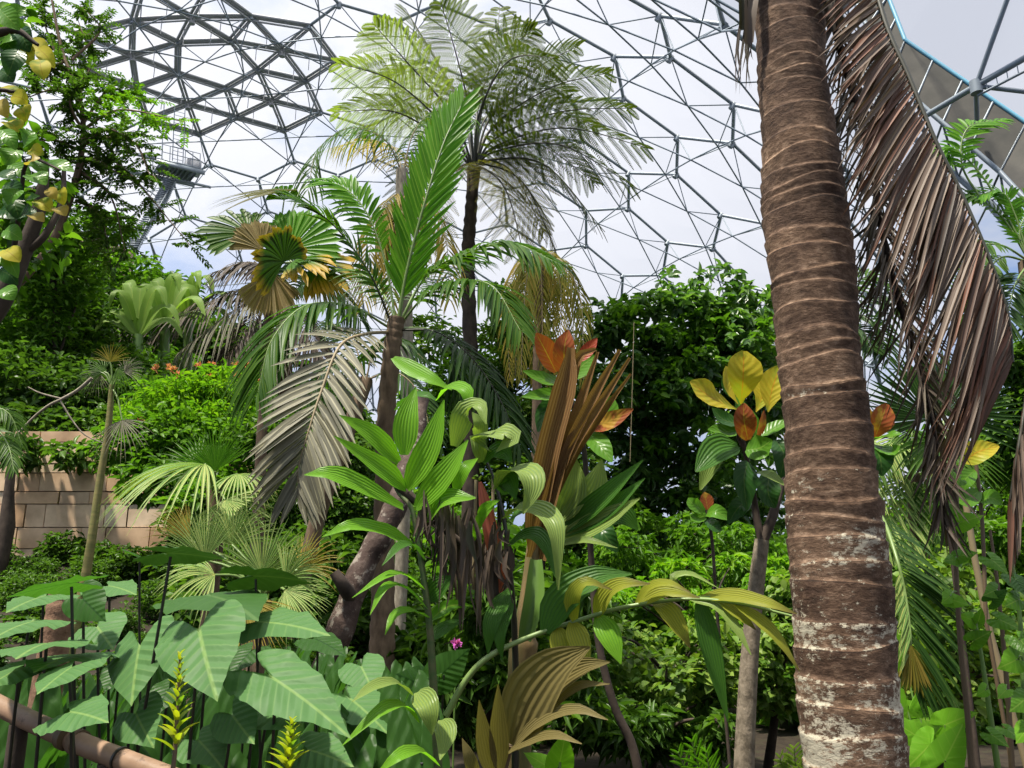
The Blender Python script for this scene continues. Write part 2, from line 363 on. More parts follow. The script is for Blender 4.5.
b_ = MB(); b_.box(c0+ax*1.2+ay*.3+az*.75, (.95, .8, .95), ax=AX); b_.box(c0+ax*1.2+ay*.3+az*1.3, (.6, .5, .12), ax=AX); b_.build('winch_box', M['beam'], pf)
h_ = MB()
for k in (-1.1, -.4, .3): seg(h_, c0+ax*k-ay*.5+az*.1, c0+ax*k-ay*.5+az*4.6, .03)
for k in range(14): seg(h_, c0-ax*.4-ay*.5+az*(.4+k*.3), c0+ax*.3-ay*.5+az*(.4+k*.3), .018)
h_.build('hanger', M['steel_thin'], pf)
ld = thing('ladder', 'curved grey steel stair ladder running down from the platform to the hillside', 'ladder', P(168, 182, 52))
lc = pcurve([(170, 180, 52), (162, 198, 52), (153, 214, 51), (141, 232, 50), (130, 252, 49)], 40); lt = nrm(np.gradient(lc, axis=0)); ls = nrm(np.cross(lt, [0, -1, .35]))
for k in (-1, 1):
    q = MB(); q.tube(lc+ls*.42*k, .055, 6); q.build('side_rail', M['steel'], ld)
q = MB()
for i in range(0, 40): q.box(lc[i], (.84, .36, .05), ax=[ls[i], nrm(np.cross(ls[i], [0, .1, 1])), nrm(np.cross(ls[i], nrm(np.cross(ls[i], [0, .1, 1]))))])
o = q.build('tread', M['steel'], ld); o['kind'] = 'stuff'
q = MB()
for k in (-1, 1): q.tube(lc+ls*.5*k+np.array([0, 0, .9]), .03, 5)
q.build('handrail', M['steel'], ld)

# ------------------------------------------------------------------ ground
def sm(a, b, x): t = np.clip((x-a)/(b-a), 0, 1); return t*t*(3-2*t)
def H(x, y):
    x = np.asarray(x, float); y = np.asarray(y, float)
    xf = 1-sm(-.42, .02, x/np.maximum(y, 4))
    h = (1.3*sm(6, 14, y)+1.0*sm(13, 17, y)+13.5*sm(17, 50, y)-5*sm(50, 100, y))*xf
    h += .9*sm(10, 40, y)*(1-xf)
    h += -.55*np.exp(-((x+2.0)/2.0)**2-((y-3.2)/2.0)**2)
    h += .12*np.sin(x*1.3+1)*np.cos(y*.9)*sm(3, 8, y)
    return h
gx, gy = np.meshgrid(np.concatenate([np.linspace(-70, -14, 50), np.linspace(-13.6, 14, 90), np.linspace(15, 70, 40)]), np.concatenate([np.linspace(-6, 20, 90), np.linspace(20.5, 112, 110)]), indexing='ij')
gv = np.stack([gx, gy, H(gx, gy)], -1); a, b = gx.shape; i, j = np.meshgrid(np.arange(a-1), np.arange(b-1), indexing='ij')
g = MB(); g.add(gv, np.stack([i*b+j, (i+1)*b+j, (i+1)*b+j+1, i*b+j+1], -1).reshape(-1, 4)); struct(g.build('floor', M['soil']))
def G(x, y): return np.array([x, y, float(H(x, y))])
def gp(px, d):                          # ground point under image column px at distance d
    x = P(px, 500, d)[0]; return G(x, d)
# ------------------------------------------------------------------ the big palm trunk
tk = thing('palm_tree', 'large foreground palm with thick ringed brown trunk patched with pale lichen', 'palm', (P(850, 768, 2.85)[0]+.05, 2.85, 0))
m, n, l, o = mat('palm_bark'); t = N_(n, 'ShaderNodeTexCoord'); uv = N_(n, 'ShaderNodeUVMap'); s = N_(n, 'ShaderNodeSeparateXYZ'); l.new(uv.outputs[0], s.inputs[0])
mp_ = N_(n, 'ShaderNodeMapping'); mp_.inputs['Scale'].default_value = (26, 26, 50); l.new(t.outputs['Object'], mp_.inputs[0])
z1 = N_(n, 'ShaderNodeTexNoise', inp={'Scale': 1.0, 'Detail': 8, 'Roughness': .7}); l.new(mp_.outputs[0], z1.inputs['Vector'])
mp2 = N_(n, 'ShaderNodeMapping'); mp2.inputs['Scale'].default_value = (5, 5, 9); l.new(t.outputs['Object'], mp2.inputs[0])
z2 = N_(n, 'ShaderNodeTexNoise', inp={'Scale': 1.0, 'Detail': 5, 'Roughness': .6}); l.new(mp2.outputs[0], z2.inputs['Vector'])
r1 = ramp(n, l, z1.outputs['Fac'], [(.28, (.042, .027, .018)), (.5, (.135, .090, .060)), (.72, (.30, .225, .165))])
r2 = ramp(n, l, z2.outputs['Fac'], [(.35, (.45, .38, .35)), (.62, (1.25, 1.2, 1.15))])
mx = N_(n, 'ShaderNodeMix', data_type='RGBA', blend_type='MULTIPLY', inp={0: 1.0}); l.new(r1.outputs[0], mx.inputs[6]); l.new(r2.outputs[0], mx.inputs[7])
# scar lines (uv.y integer = a leaf scar): pale crust just under, dark crack on it
fr_ = N_(n, 'ShaderNodeMath', operation='FRACT'); l.new(s.outputs['Y'], fr_.inputs[0])
rs = ramp(n, l, fr_.outputs[0], [(0, (1.3, 1.3, 1.28)), (.05, (1.12, 1.12, 1.12)), (.12, (1, 1, 1)), (.93, (.9, .88, .86)), (.975, (.35, .32, .3)), (1, (.3, .27, .25))])
mx2 = N_(n, 'ShaderNodeMix', data_type='RGBA', blend_type='MULTIPLY', inp={0: .9}); l.new(mx.outputs[2], mx2.inputs[6]); l.new(rs.outputs[0], mx2.inputs[7])
# every ring has its own tone
fl = N_(n, 'ShaderNodeMath', operation='FLOOR'); l.new(s.outputs['Y'], fl.inputs[0]); wn_ = N_(n, 'ShaderNodeTexWhiteNoise', noise_dimensions='1D'); l.new(fl.outputs[0], wn_.inputs['W'])
rt_ = ramp(n, l, wn_.outputs['Value'], [(0, (.58, .52, .50)), (.5, (.92, .88, .86)), (1, (1.25, 1.2, 1.15))]); mxr = N_(n, 'ShaderNodeMix', data_type='RGBA', blend_type='MULTIPLY', inp={0: .85}); l.new(mx2.outputs[2], mxr.inputs[6]); l.new(rt_.outputs[0], mxr.inputs[7]); mx2 = mxr
# lichen: more on the lower trunk
z3 = N_(n, 'ShaderNodeTexNoise', inp={'Scale': 26, 'Detail': 9, 'Roughness': .78}); mp3 = N_(n, 'ShaderNodeMapping'); mp3.inputs['Scale'].default_value = (1, 1, 1.8); l.new(t.outputs['Object'], mp3.inputs[0]); l.new(mp3.outputs[0], z3.inputs['Vector'])
z4 = N_(n, 'ShaderNodeTexNoise', inp={'Scale': 3.2, 'Detail': 3}); mp4 = N_(n, 'ShaderNodeMapping'); mp4.inputs['Scale'].default_value = (1, 1, 2.2); l.new(t.outputs['Object'], mp4.inputs[0]); l.new(mp4.outputs[0], z4.inputs['Vector'])
so = N_(n, 'ShaderNodeSeparateXYZ'); l.new(t.outputs['Object'], so.inputs[0])
hr = N_(n, 'ShaderNodeMapRange', inp={1: 1.7, 2: 2.5, 3: .055, 4: -.20}); l.new(so.outputs['Z'], hr.inputs[0])
a1 = N_(n, 'ShaderNodeMath', operation='ADD'); l.new(z3.outputs['Fac'], a1.inputs[0]); l.new(hr.outputs[0], a1.inputs[1])
a2 = N_(n, 'ShaderNodeMath', operation='MULTIPLY_ADD', inp={1: .55}); l.new(z4.outputs['Fac'], a2.inputs[0]); l.new(a1.outputs[0], a2.inputs[2])
a3 = N_(n, 'ShaderNodeMath', operation='MULTIPLY_ADD', inp={1: .10}); l.new(wn_.outputs['Value'], a3.inputs[0]); l.new(a2.outputs[0], a3.inputs[2])
mr = N_(n, 'ShaderNodeMapRange', inp={1: .90, 2: .96}); l.new(a3.outputs[0], mr.inputs[0])
mx3 = N_(n, 'ShaderNodeMix', data_type='RGBA', inp={7: (.42, .38, .29, 1)}); l.new(mr.outputs[0], mx3.inputs[0]); l.new(mx2.outputs[2], mx3.inputs[6])
d = N_(n, 'ShaderNodeBsdfPrincipled', inp={'Roughness': .85, 'Specular IOR Level': .25}); l.new(mx3.outputs[2], d.inputs['Base Color'])
bb = N_(n, 'ShaderNodeBump', inp={'Strength': .7, 'Distance': .012}); l.new(z1.outputs['Fac'], bb.inputs['Height']); l.new(bb.outputs[0], d.inputs['Normal']); l.new(d.outputs[0], o.inputs[0])
M['palm_bark'] = m
cl = pcurve([(880, 960, 2.87), (867, 850, 2.86), (855, 768, 2.85), (835, 525, 2.85), (817, 330, 2.85), (804, 200, 2.85), (794, 100, 2.86), (787, 0, 2.87), (765, -190, 2.9)], 900)
cl[0][2] = min(cl[0][2], -.02)
zz = cl[:, 2]; ns = 96; th = np.arange(ns)*2*math.pi/ns
rad = np.interp(zz, [0, .35, 1.03, 1.79, 2.49, 3.0, 3.43, 3.9, 4.6], [.21, .185, .166, .152, .146, .147, .133, .132, .128])
rr = np.random.default_rng(11)
rings = [0.]; 
while rings[-1] < 5.2: rings.append(rings[-1]+rr.uniform(.04, .115))
rings = np.array(rings); amp = rr.uniform(.004, .020, len(rings)); ph = rr.uniform(0, 6.28, len(rings)); am2 = rr.uniform(.002, .007, len(rings)); ph2 = rr.uniform(0, 6.28, len(rings))
sv = np.concatenate([[0], np.cumsum(np.linalg.norm(np.diff(cl, axis=0), axis=1))])
TH = th[None, :]; SV = sv[:, None]
edge = np.stack([rings[k]+amp[k]*np.sin(TH[0]+ph[k])+am2[k]*np.sin(3*TH[0]+ph2[k]) for k in range(len(rings))])   # (K, ns)
idx = np.stack([np.searchsorted(edge[:, j], sv, side='right')-1 for j in range(ns)], 1); idx = np.clip(idx, 0, len(rings)-2)
lo = np.take_along_axis(edge, idx, 0); hi = np.take_along_axis(edge, idx+1, 0); fr0 = np.clip((SV-lo)/(hi-lo), 0, .999)
prof = .0085*(fr0-.5)+.004*np.exp(-((fr0-.02)/.05)**2)
big = .006*np.sin(SV*5.1+TH*2)+.004*np.sin(SV*11+TH*3+1)
R = rad[:, None]+prof+big
tt = nrm(np.gradient(cl, axis=0)); A = nrm(np.cross(tt, [0, 1, 0])); B = np.cross(tt, A)
v = cl[:, None]+R[..., None]*(np.cos(TH)[..., None]*A[:, None]+np.sin(TH)[..., None]*B[:, None])
i, j = np.meshgrid(np.arange(len(cl)-1), np.arange(ns), indexing='ij'); j2 = (j+1) % ns
f = np.stack([i*ns+j, i*ns+j2, (i+1)*ns+j2, (i+1)*ns+j], -1).reshape(-1, 4)
tb = MB(); tb.add(v, f, np.stack([np.broadcast_to(TH/6.283, fr0.shape), idx+fr0], -1)); tb.build('trunk', M['palm_bark'], tk)
# ------------------------------------------------------------------ plant builders
def strips(mb, Bp, D, U, L, Wd, droop=.3, fold=.15, ns=4, prof=None, mi=0, twist=None, ease=2.0, curl=0.0):
    """N narrow leaf blades: base points, directions, face normals, lengths, widths; they bend down along their length"""
    Bp = np.atleast_2d(Bp); Nn = len(Bp); D = nrm(np.broadcast_to(D, (Nn, 3))); U = np.broadcast_to(U, (Nn, 3))
    L = np.broadcast_to(L, (Nn,)).astype(float); Wd = np.broadcast_to(Wd, (Nn,)).astype(float); droop = np.broadcast_to(droop, (Nn,)).astype(float)
    s = np.linspace(0, 1, ns+1); prof = prof or (lambda s: np.sin(np.pi*np.clip(s*.9+.1, 0, 1))**.6)
    p = Bp[:, None]+(L[:, None]*s)[..., None]*D[:, None]
    p[..., 2] -= (droop*L)[:, None]*s**ease
    if curl: p += (curl*L)[:, None, None]*(s**2)[None, :, None]*U[:, None]
    t = nrm(np.gradient(p, axis=1)); w = nrm(np.cross(t, U[:, None])); nn = np.cross(w, t)
    ww = np.maximum(prof(s), .015)[None, :]*Wd[:, None]/2
    a = p-w*ww[..., None]+nn*(ww*fold*2)[..., None]; c = p+w*ww[..., None]+nn*(ww*fold*2)[..., None]
    v = np.stack([a, p, c], 2).reshape(Nn, -1, 3)
    q = np.array([[i*3+k, i*3+k+1, i*3+k+4, i*3+k+3] for i in range(ns) for k in (0, 1)])
    uv = np.array([[u, x] for x in s for u in (0, .5, 1)]); mb.many(v, q, uv, mi)
PT = lambda s: np.clip(s*7, .25, 1)*np.clip((1-s)*2.6, 0, 1)**.7                  # grass-like, pointed
OV = lambda s: np.sin(np.pi*np.clip(s, .02, .985)**.85)**.75                      # oval
OB = lambda s: np.clip(np.sin(np.pi*np.clip(s, .02, .985)**1.5), 0, 1)**.7        # widest past the middle
LN = lambda s: np.sin(np.pi*np.clip(s, .03, .985)**.7)**.9                        # lance
def frond(name, parent, path, n, L, W, mats, face=UP, ang=(60, 25), droop=.3, fold=.2, r=(.012, .003), start=.18, lprof=None, ns=4, prof=PT, lift=.1, jit=.06, sides=(-1, 1), rach='rachis', label=None, ease=2.0, spine=True, twistup=0):
    """feather leaf: rachis along a path with n leaflets a side; L, W metres"""
    k = 60; p = path if isinstance(path, np.ndarray) else curve(path, k); k = len(p)
    t = nrm(np.gradient(p, axis=0)); lf = MB(); fc = np.asarray(face, float)
    lprof = lprof or (lambda u: np.sin(np.pi*np.clip(.12+.80*u, 0, 1))**.7)
    for sd in sides:
        u = np.linspace(0, 1, n)+rng.uniform(-.3, .3, n)/n; u = np.clip(u, 0, 1); x = start+(1-start)*u; ix = x*(k-1); i0 = np.minimum(ix.astype(int), k-2); f = (ix-i0)[:, None]
        b = p[i0]*(1-f)+p[i0+1]*f; T = nrm(t[i0]*(1-f)+t[i0+1]*f); F = np.broadcast_to(fc, (n, 3))
        Sd = nrm(np.cross(T, F)); U = nrm(np.cross(Sd, T)); a = np.radians(ang[0]+(ang[1]-ang[0])*u)+rng.normal(0, jit, n)
        D = T*np.cos(a)[:, None]+Sd*(sd*np.sin(a))[:, None]+U*(lift+rng.normal(0, jit, n))[:, None]
        strips(lf, b, D, U, L*lprof(u)*rng.uniform(.9, 1.08, n), W*rng.uniform(.85, 1.1, n)*(.55+.45*lprof(u)), droop*rng.uniform(.6, 1.3, n), fold, ns, prof, ease=ease)
    o = lf.build(name, mats[0], parent)
    if label: o['label'] = label
    if spine:
        s = MB(); s.tube(p, np.linspace(r[0], r[1], k), 5); s.build(rach, mats[1], o)
    return o
def fan(mb, hub, axis, normal, R, n=36, span=300, split=.55, wfac=1.0, droop=.25, fold=.35, ns=7, jit=.03, mi=0, tipdroop=1.0, ease=2.5, cup=0):
    """palmate fan blade: n pleated segments joined near the hub, free beyond split"""
    ax = nrm(axis); nm = nrm(np.asarray(normal)-ax*(np.asarray(normal)@ax)); sd = np.cross(ax, nm)
    th = np.radians(np.linspace(-span/2, span/2, n)); D = np.cos(th)[:, None]*ax+np.sin(th)[:, None]*sd+nm*(rng.normal(0, jit, n)+cup)[:, None]
    L = R*(1-.12*(np.abs(th)/max(abs(th[0]), .1))**2)*rng.uniform(.93, 1.04, n); dth = math.radians(span/n)
    pr = lambda s: np.where(s < split, s/split, np.clip((1-s)/(1-split), 0, 1)**.75)
    strips(mb, np.broadcast_to(hub, (n, 3)), D, np.broadcast_to(nm, (n, 3)), L, R*split*dth*wfac*1.02, droop*rng.uniform(.6, 1.3, n)*tipdroop, fold, ns, pr, mi, ease=ease)
def leaf_tpl(shape, ns=3, fold=.25, bend=.15):
    s = np.linspace(0, 1, ns+1); w = np.maximum(shape(s), .02)/2
    v = []; uv = []
    for a, b in zip(s, w):
        z = -bend*a*a; v += [(-b, a, z+b*fold*2), (0, a, z), (b, a, z+b*fold*2)]; uv += [(0, a), (.5, a), (1, a)]
    q = [[i*3+k, i*3+k+1, i*3+k+4, i*3+k+3] for i in range(ns) for k in (0, 1)]
    return np.array(v), np.array(q), np.array(uv)
def scatter(mb, tpl, pos, fwd, up, L, W, mi=0):
    v, q, uv = tpl; n = len(pos); f = nrm(fwd); s = nrm(np.cross(f, up)); u = np.cross(s, f)
    L = np.broadcast_to(L, (n,)); W = np.broadcast_to(W, (n,))
    X = pos[:, None]+v[None, :, 0, None]*(s*W[:, None])[:, None]+v[None, :, 1, None]*(f*L[:, None])[:, None]+v[None, :, 2, None]*(u*L[:, None])[:, None]
    mb.many(X, q, uv, mi)
def rdir(n, r=None):
    r = r or rng; v = r.normal(size=(n, 3)); return nrm(v)
def blob_leaves(mb, tpl, blobs, n, L, W, flat=.5, shell=.5, upw=.8, mi=0, whorl=0, under=True):
    """leaves through ellipsoid blobs [(centre, radii)]; they point outwards and face up. whorl>0: leaves come in rosettes"""
    vol = np.array([np.prod(b[1])**(2/3) for b in blobs]); cnt = (n*vol/vol.sum()).astype(int)
    for (c, r), k in zip(blobs, cnt):
        m_ = k//whorl if whorl else k
        if m_ < 1: continue
        d = rdir(m_); rad = shell+(1-shell)*rng.random(m_)**.6
        if not under: d[:, 2] = np.abs(d[:, 2])
        bump = 1+.16*np.sin(d[:, 0]*5+c[0]*3)*np.cos(d[:, 1]*6+c[1])+.12*np.sin(d[:, 2]*9+c[2]*2)
        p = np.array(c)+d*np.array(r)*(rad*bump)[:, None]
        if whorl: p = np.repeat(p, whorl, 0)+rng.normal(0, L*.12, (m_*whorl, 3)); d = np.repeat(d, whorl, 0)
        k2 = len(p); f = d*.55+rdir(k2)*.75; f[:, 2] = f[:, 2]*flat-.1
        up = UP*upw+d*.35+rdir(k2)*.45
        scatter(mb, tpl, p, f, up, L*rng.uniform(.65, 1.2, k2), W*rng.uniform(.7, 1.15, k2), mi)
def limb(mb, pts, r0, r1, n=14, ns=6): p = curve(pts, n); mb.tube(p, np.linspace(r0, r1, n), ns); return p
def clusters(boxes, seed=5):
    """many small leafy clumps inside image boxes x0, y0, x1, y1, near, far, clump radius px, count"""
    r_ = np.random.default_rng(seed); out = []
    for x0, y0, x1, y1, d0, d1, rp, k in boxes:
        for _ in range(k):
            d = r_.uniform(d0, d1); s = d/FPX; r = rp*r_.uniform(.55, 1.3); out.append((P(r_.uniform(x0, x1), r_.uniform(y0, y1), d), np.array([r*s*r_.uniform(.8, 1.3), r*s, r*s*r_.uniform(.5, .85)])))
    return out
def tree(name, label, cat, base, blobs, n, tpl, L, W, lm, bm, tr=.12, group=None, whorl=0, shell=.45, stem=None, flat=.5, trunk=True, part='foliage'):
    t = thing(name, label, cat, base, group); f = MB(); blob_leaves(f, tpl, blobs, n, L, W, whorl=whorl, shell=shell, flat=flat); f.build(part, lm, t)
    if trunk:
        b = MB(); cen = np.mean([x[0] for x in blobs], 0); st = stem or [base, base*.5+cen*.5+rng.normal(0, .08, 3)*np.linalg.norm(cen-base)*.3, cen]; limb(b, st, tr, tr*.4, 20, 8); b.build('trunk', bm, t)
        q = MB(); w = curve(st, 20)
        for c, r in blobs[:24]:
            k = w[rng.integers(9, 17)]; limb(q, [k, (k+c)/2+np.array([0, 0, .12])*np.linalg.norm(c-k), c], tr*.4, tr*.12, 8, 5)
            for _ in range(4): e_ = c+rdir(1)[0]*np.array(r)*.8; limb(q, [c, (c+e_)/2+rdir(1)[0]*.1*np.linalg.norm(e_-c), e_], tr*.14, tr*.04, 5, 4)
        q.build('branches', bm, t)
    return t
T3 = leaf_tpl(OV, 2, .25, .12); T4 = leaf_tpl(OV, 4, .22, .2); TL = leaf_tpl(LN, 3, .25, .2); TB = leaf_tpl(OB, 4, .18, .15)

M['bush_dark'] = leafmat('dark_leaf', [(.026, .07, .018), (.04, .11, .025), (.075, .175, .04), (.032, .09, .022)], .38, .34)
M['bush_mid'] = leafmat('mid_leaf', [(.035, .105, .018), (.06, .17, .022), (.10, .24, .035)], .4, .38)
M['bush_lime'] = leafmat('lime_leaf', [(.06, .19, .02), (.10, .27, .025), (.15, .32, .03)], .4, .42)
M['bush_olive'] = leafmat('olive_leaf', [(.03, .09, .02), (.05, .13, .03), (.09, .17, .045)], .35, .45)
M['bark_dark'] = barkmat('dark_bark', [(.3, (.02, .015, .012)), (.7, (.075, .055, .042))], (8, 8, 5))
M['bark_brown'] = barkmat('brown_bark', [(.3, (.07, .045, .028)), (.7, (.20, .14, .09))], (14, 14, 5))
M['bark_pale'] = barkmat('pale_bark', [(.3, (.13, .11, .085)), (.55, (.24, .21, .16)), (.75, (.36, .33, .26))], (20, 20, 9))
M['stem_green'] = plain('green_stem', (.09, .17, .03), .45)
M['stem_dark'] = plain('dark_petiole', (.018, .018, .014), .35)
M['stem_brown'] = plain('brown_stem', (.09, .06, .03), .6)

# ------------------------------------------------------------------ hillside and undergrowth
def bush_proto(mb_mat, L, W, n, tpl, whorl=0, name='bush', r=(1, 1, .8)):
    t = thing(name, 'bush', 'bush', (0, 0, 0)); f = MB()
    bl = [(np.array([0, 0, .35]), np.array(r))]+[(np.array([math.cos(a)*.55, math.sin(a)*.55, .2+.45*rng.random()]), np.array([.55, .55, .5])) for a in rng.uniform(0, 6.28, 5)]
    blob_leaves(f, tpl, bl, n, L, W, shell=.55, whorl=whorl); f.build('foliage', mb_mat, t)
    b = MB()
    for _ in range(7):
        d = rdir(1)[0]; d[2] = abs(d[2])+.3; limb(b, [(0, 0, -.4), d*.4, d*np.array([.9, .9, .8])], .03, .008, 8, 5)
    b.build('stems', M['bark_dark'], t); return t
protos = [bush_proto(M['bush_dark'], .16, .085, 2600, T3), bush_proto(M['bush_mid'], .15, .08, 2600, T3), bush_proto(M['bush_lime'], .17, .06, 2400, TL),
          bush_proto(M['bush_dark'], .24, .12, 1500, T4, 4), bush_proto(M['bush_olive'], .2, .05, 2200, TL), bush_proto(M['bush_mid'], .22, .15, 1300, T4, 3)]
used = [False]*len(protos)
def put_bush(k, pos, s, label, group, cat='bush'):
    if used[k]: o = dup(protos[k], pos, rng.uniform(0, 6.28), s, label, group)
    else:
        used[k] = True; o = protos[k]; o.location = tuple(pos); o.rotation_euler = (0, 0, rng.uniform(0, 6.28)); o.scale = (s, s, s) if np.isscalar(s) else s; o['label'] = label; o['group'] = group
    o['category'] = cat; return o
def px_of(p):
    q = np.array(p)-np.array([0, 0, EYE]); d = q[1]*cp+q[2]*sp; return 512+FPX*q[0]/d, 384-FPX*(-q[1]*sp+q[2]*cp)/d
ORD = 'first second third fourth fifth sixth seventh eighth ninth tenth eleventh twelfth'.split()+['%d%s' % (i, {1: 'st', 2: 'nd', 3: 'rd'}.get(i % 10, 'th') if i > 20 else 'th') for i in range(13, 100)]
LOOK = ['dark', 'green', 'lime', 'dark large-leaved', 'olive', 'green large-leaved']
def rows(ys, x0, x1, step, pick, size, label, group, sink=.0):
    """bushes along lines of equal distance, between image columns x0..x1 at that distance"""
    for yi, y in enumerate(ys):
        a, b = P(x0, 500, y)[0], P(x1, 500, y)[0]; n = max(1, int((b-a)/(step(y) if callable(step) else step)))
        for i in range(n):
            x = a+(i+.5+rng.uniform(-.35, .35))*(b-a)/n; yy = y+rng.uniform(-.6, .6); s = (size(y) if callable(size) else size)*rng.uniform(.75, 1.3)
            k = int(rng.choice(pick)); put_bush(k, G(x, yy)+np.array([0, 0, sink*s]), s, '%s %s, %s row back, %s from the left' % (LOOK[k], label, ORD[yi], ORD[i]), group)
GL = 'broadleaf bushes packed over the left hillside'
rows([20, 23, 26.5, 30, 34, 38.5, 43.5, 49], -60, 330, lambda y: y*.07, [0, 0, 3, 3, 1, 5], lambda y: y*.050, 'bush on the left hillside', GL)
rows([56, 64, 73, 83], -60, 1080, 4.6, [0, 1, 3, 5], 3.6, 'bush at the back of the dome', 'bushes at the back of the dome')
rows([22, 27, 33, 40, 48], 330, 1080, 2.8, [0, 1, 4, 5, 1, 3], 1.9, 'bush in the far planting', 'bushes in the far middle of the planting')
rows([9.5, 12, 15, 18], 520, 1120, 1.7, [1, 2, 2, 5, 0], 1.0, 'shrub behind the big trunk', 'shrubs in the middle planting on the right')
rows([6.2, 7.6, 9.2, 10.8, 12.5, 14.6], -60, 210, lambda y: .35+y*.045, [0, 3, 0], lambda y: .14+y*.022, 'bush below the stone wall', 'low bushes below the stone wall')
rows([9, 11.5, 14, 17], 215, 530, 1.5, [0, 0, 3, 1], .95, 'bush behind the leaning trunk', 'dark bushes in the middle of the planting')
def blade(mb, px, wpx, face=(0, -1, .35), prof=LN, fold=.15, ns=10, mi=0, cross=2):
    """one broad leaf along traced points; width given in photo pixels at its own distance"""
    p = pcurve(px, ns+1) if not isinstance(px, np.ndarray) else curve(px, ns+1)
    d = px[len(px)//2][2] if not isinstance(px, np.ndarray) else 1; Wm = wpx*d/FPX if not isinstance(px, np.ndarray) else wpx
    t = nrm(np.gradient(p, axis=0)); s = np.linspace(0, 1, ns+1); w = nrm(np.cross(t, np.broadcast_to(np.asarray(face, float), t.shape))); nn = np.cross(w, t)
    hw = np.maximum(prof(s), .02)*Wm/2; cols = []; uv = []
    for c in np.linspace(-1, 1, 2*cross+1): cols.append(p+w*(hw*c)[:, None]+nn*(hw*fold*2*abs(c)**1.3+.02*Wm*np.sin(s*23+c*2)*abs(c))[:, None])
    v = np.stack(cols, 1).reshape(-1, 3); m_ = 2*cross+1
    q = [[i*m_+k, i*m_+k+1, (i+1)*m_+k+1, (i+1)*m_+k] for i in range(ns) for k in range(m_-1)]
    uv = [[(c+1)/2, x] for x in s for c in np.linspace(-1, 1, m_)]; mb.add(v, q, uv, mi)
def blade_obj(name, parent, px, wpx, m, label=None, **k):
    q = MB(); blade(q, px, wpx, **k); o = q.build(name, m, parent)
    if label: o['label'] = label
    return o
hx = np.array([(0, 1), (.035, .92), (.10, .80), (.20, .62), (.30, .42), (.375, .20), (.41, -.02), (.41, -.22), (.37, -.40), (.29, -.52), (.19, -.52), (.11, -.38), (.05, -.2), (0.0, -.06)])
def heart(mb, A, T, face, wid=1.0, cup=.13, wav=.009, mi=0, nr=9, fold=.0, seed=0):
    A, T = np.array(A), np.array(T); L = np.linalg.norm(T-A); y = (T-A)/L; x = nrm(np.cross(y, np.asarray(face, float))); z = np.cross(x, y)
    o = curve(np.c_[hx, np.zeros(len(hx))], 30)[:, :2]; o = np.vstack([o, (o[::-1]*[-1, 1])[1:-1]]); k = len(o); th = np.arctan2(o[:, 0], o[:, 1])
    v = [(0, 0, 0)]; uv = [(.5, .34)]
    for i in range(1, nr+1):
        r = i/nr; q = o*r; px_ = q[:, 0]*wid; py = q[:, 1]
        zz = -cup*(px_**2*1.6+np.maximum(py, 0)**2*.8+np.minimum(py, 0)**2*1.2)+wav*1.3*np.sin(6.283*9*((py+.55)/1.6-.5*np.abs(q[:, 0])))*np.minimum(np.abs(q[:, 0])*5, 1)+fold*np.abs(px_)+wav*2.6*r**3*np.sin(th*5+seed)+wav*1.5*r**3*np.sin(th*11+seed*2)
        v += list(np.c_[px_, py, zz]); uv += list(np.c_[.5+q[:, 0]*.95, (py+.55)/1.6])
    v = np.array(v)*L; V = A+v[:, :1]*x+v[:, 1:2]*y+v[:, 2:]*z
    mb.add(V, [[0, 1+(j+1) % k, 1+j] for j in range(k)], uv, mi)
    f = [[1+i*k+j, 1+i*k+(j+1) % k, 1+(i+1)*k+(j+1) % k, 1+(i+1)*k+j] for i in range(nr-1) for j in range(k)]
    # faces share the vertices added above
    mb.f.append(np.array(f)+mb.k-len(V)); mb.m.append(np.full(len(f), mi))
CAMF = lambda p: nrm(np.array([0, 0, EYE])-p)

# leaf materials
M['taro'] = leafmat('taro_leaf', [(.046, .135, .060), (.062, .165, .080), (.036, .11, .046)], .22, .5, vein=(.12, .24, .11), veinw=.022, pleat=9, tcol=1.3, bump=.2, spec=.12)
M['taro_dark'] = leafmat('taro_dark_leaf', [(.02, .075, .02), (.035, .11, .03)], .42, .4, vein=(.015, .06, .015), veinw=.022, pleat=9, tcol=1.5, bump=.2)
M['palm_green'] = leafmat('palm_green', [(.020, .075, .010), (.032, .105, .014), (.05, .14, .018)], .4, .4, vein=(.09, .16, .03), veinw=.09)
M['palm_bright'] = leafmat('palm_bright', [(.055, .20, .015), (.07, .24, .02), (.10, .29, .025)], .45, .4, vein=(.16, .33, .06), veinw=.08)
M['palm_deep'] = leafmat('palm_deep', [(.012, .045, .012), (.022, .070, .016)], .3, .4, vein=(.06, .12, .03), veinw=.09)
M['palm_grey'] = leafmat('palm_grey', [(.085, .082, .055), (.125, .12, .082), (.17, .16, .11), (.06, .066, .038)], .2, .6, vein=(.30, .28, .18), veinw=.12, spec=.3)
M['palm_pale'] = leafmat('palm_pale', [(.095, .22, .08), (.14, .27, .11), (.19, .31, .15)], .28, .45, vein=(.45, .52, .25), veinw=.1)
M['palm_yellow'] = leafmat('palm_yellow', [(.16, .17, .03), (.26, .21, .04), (.33, .24, .05), (.10, .15, .03)], .4, .45)
M['dead'] = leafmat('dead_leaf', [(.085, .055, .038), (.135, .095, .068), (.20, .15, .115), (.11, .065, .04), (.17, .07, .04), (.06, .045, .034)], .22, .55, spec=.3, tcol=.9, vein=(.08, .05, .03), veinw=.06)
M['dead_dark'] = leafmat('dead_dark_leaf', [(.035, .028, .02), (.07, .05, .035), (.11, .08, .06), (.05, .05, .025)], .15, .6, spec=.3, tcol=.9)
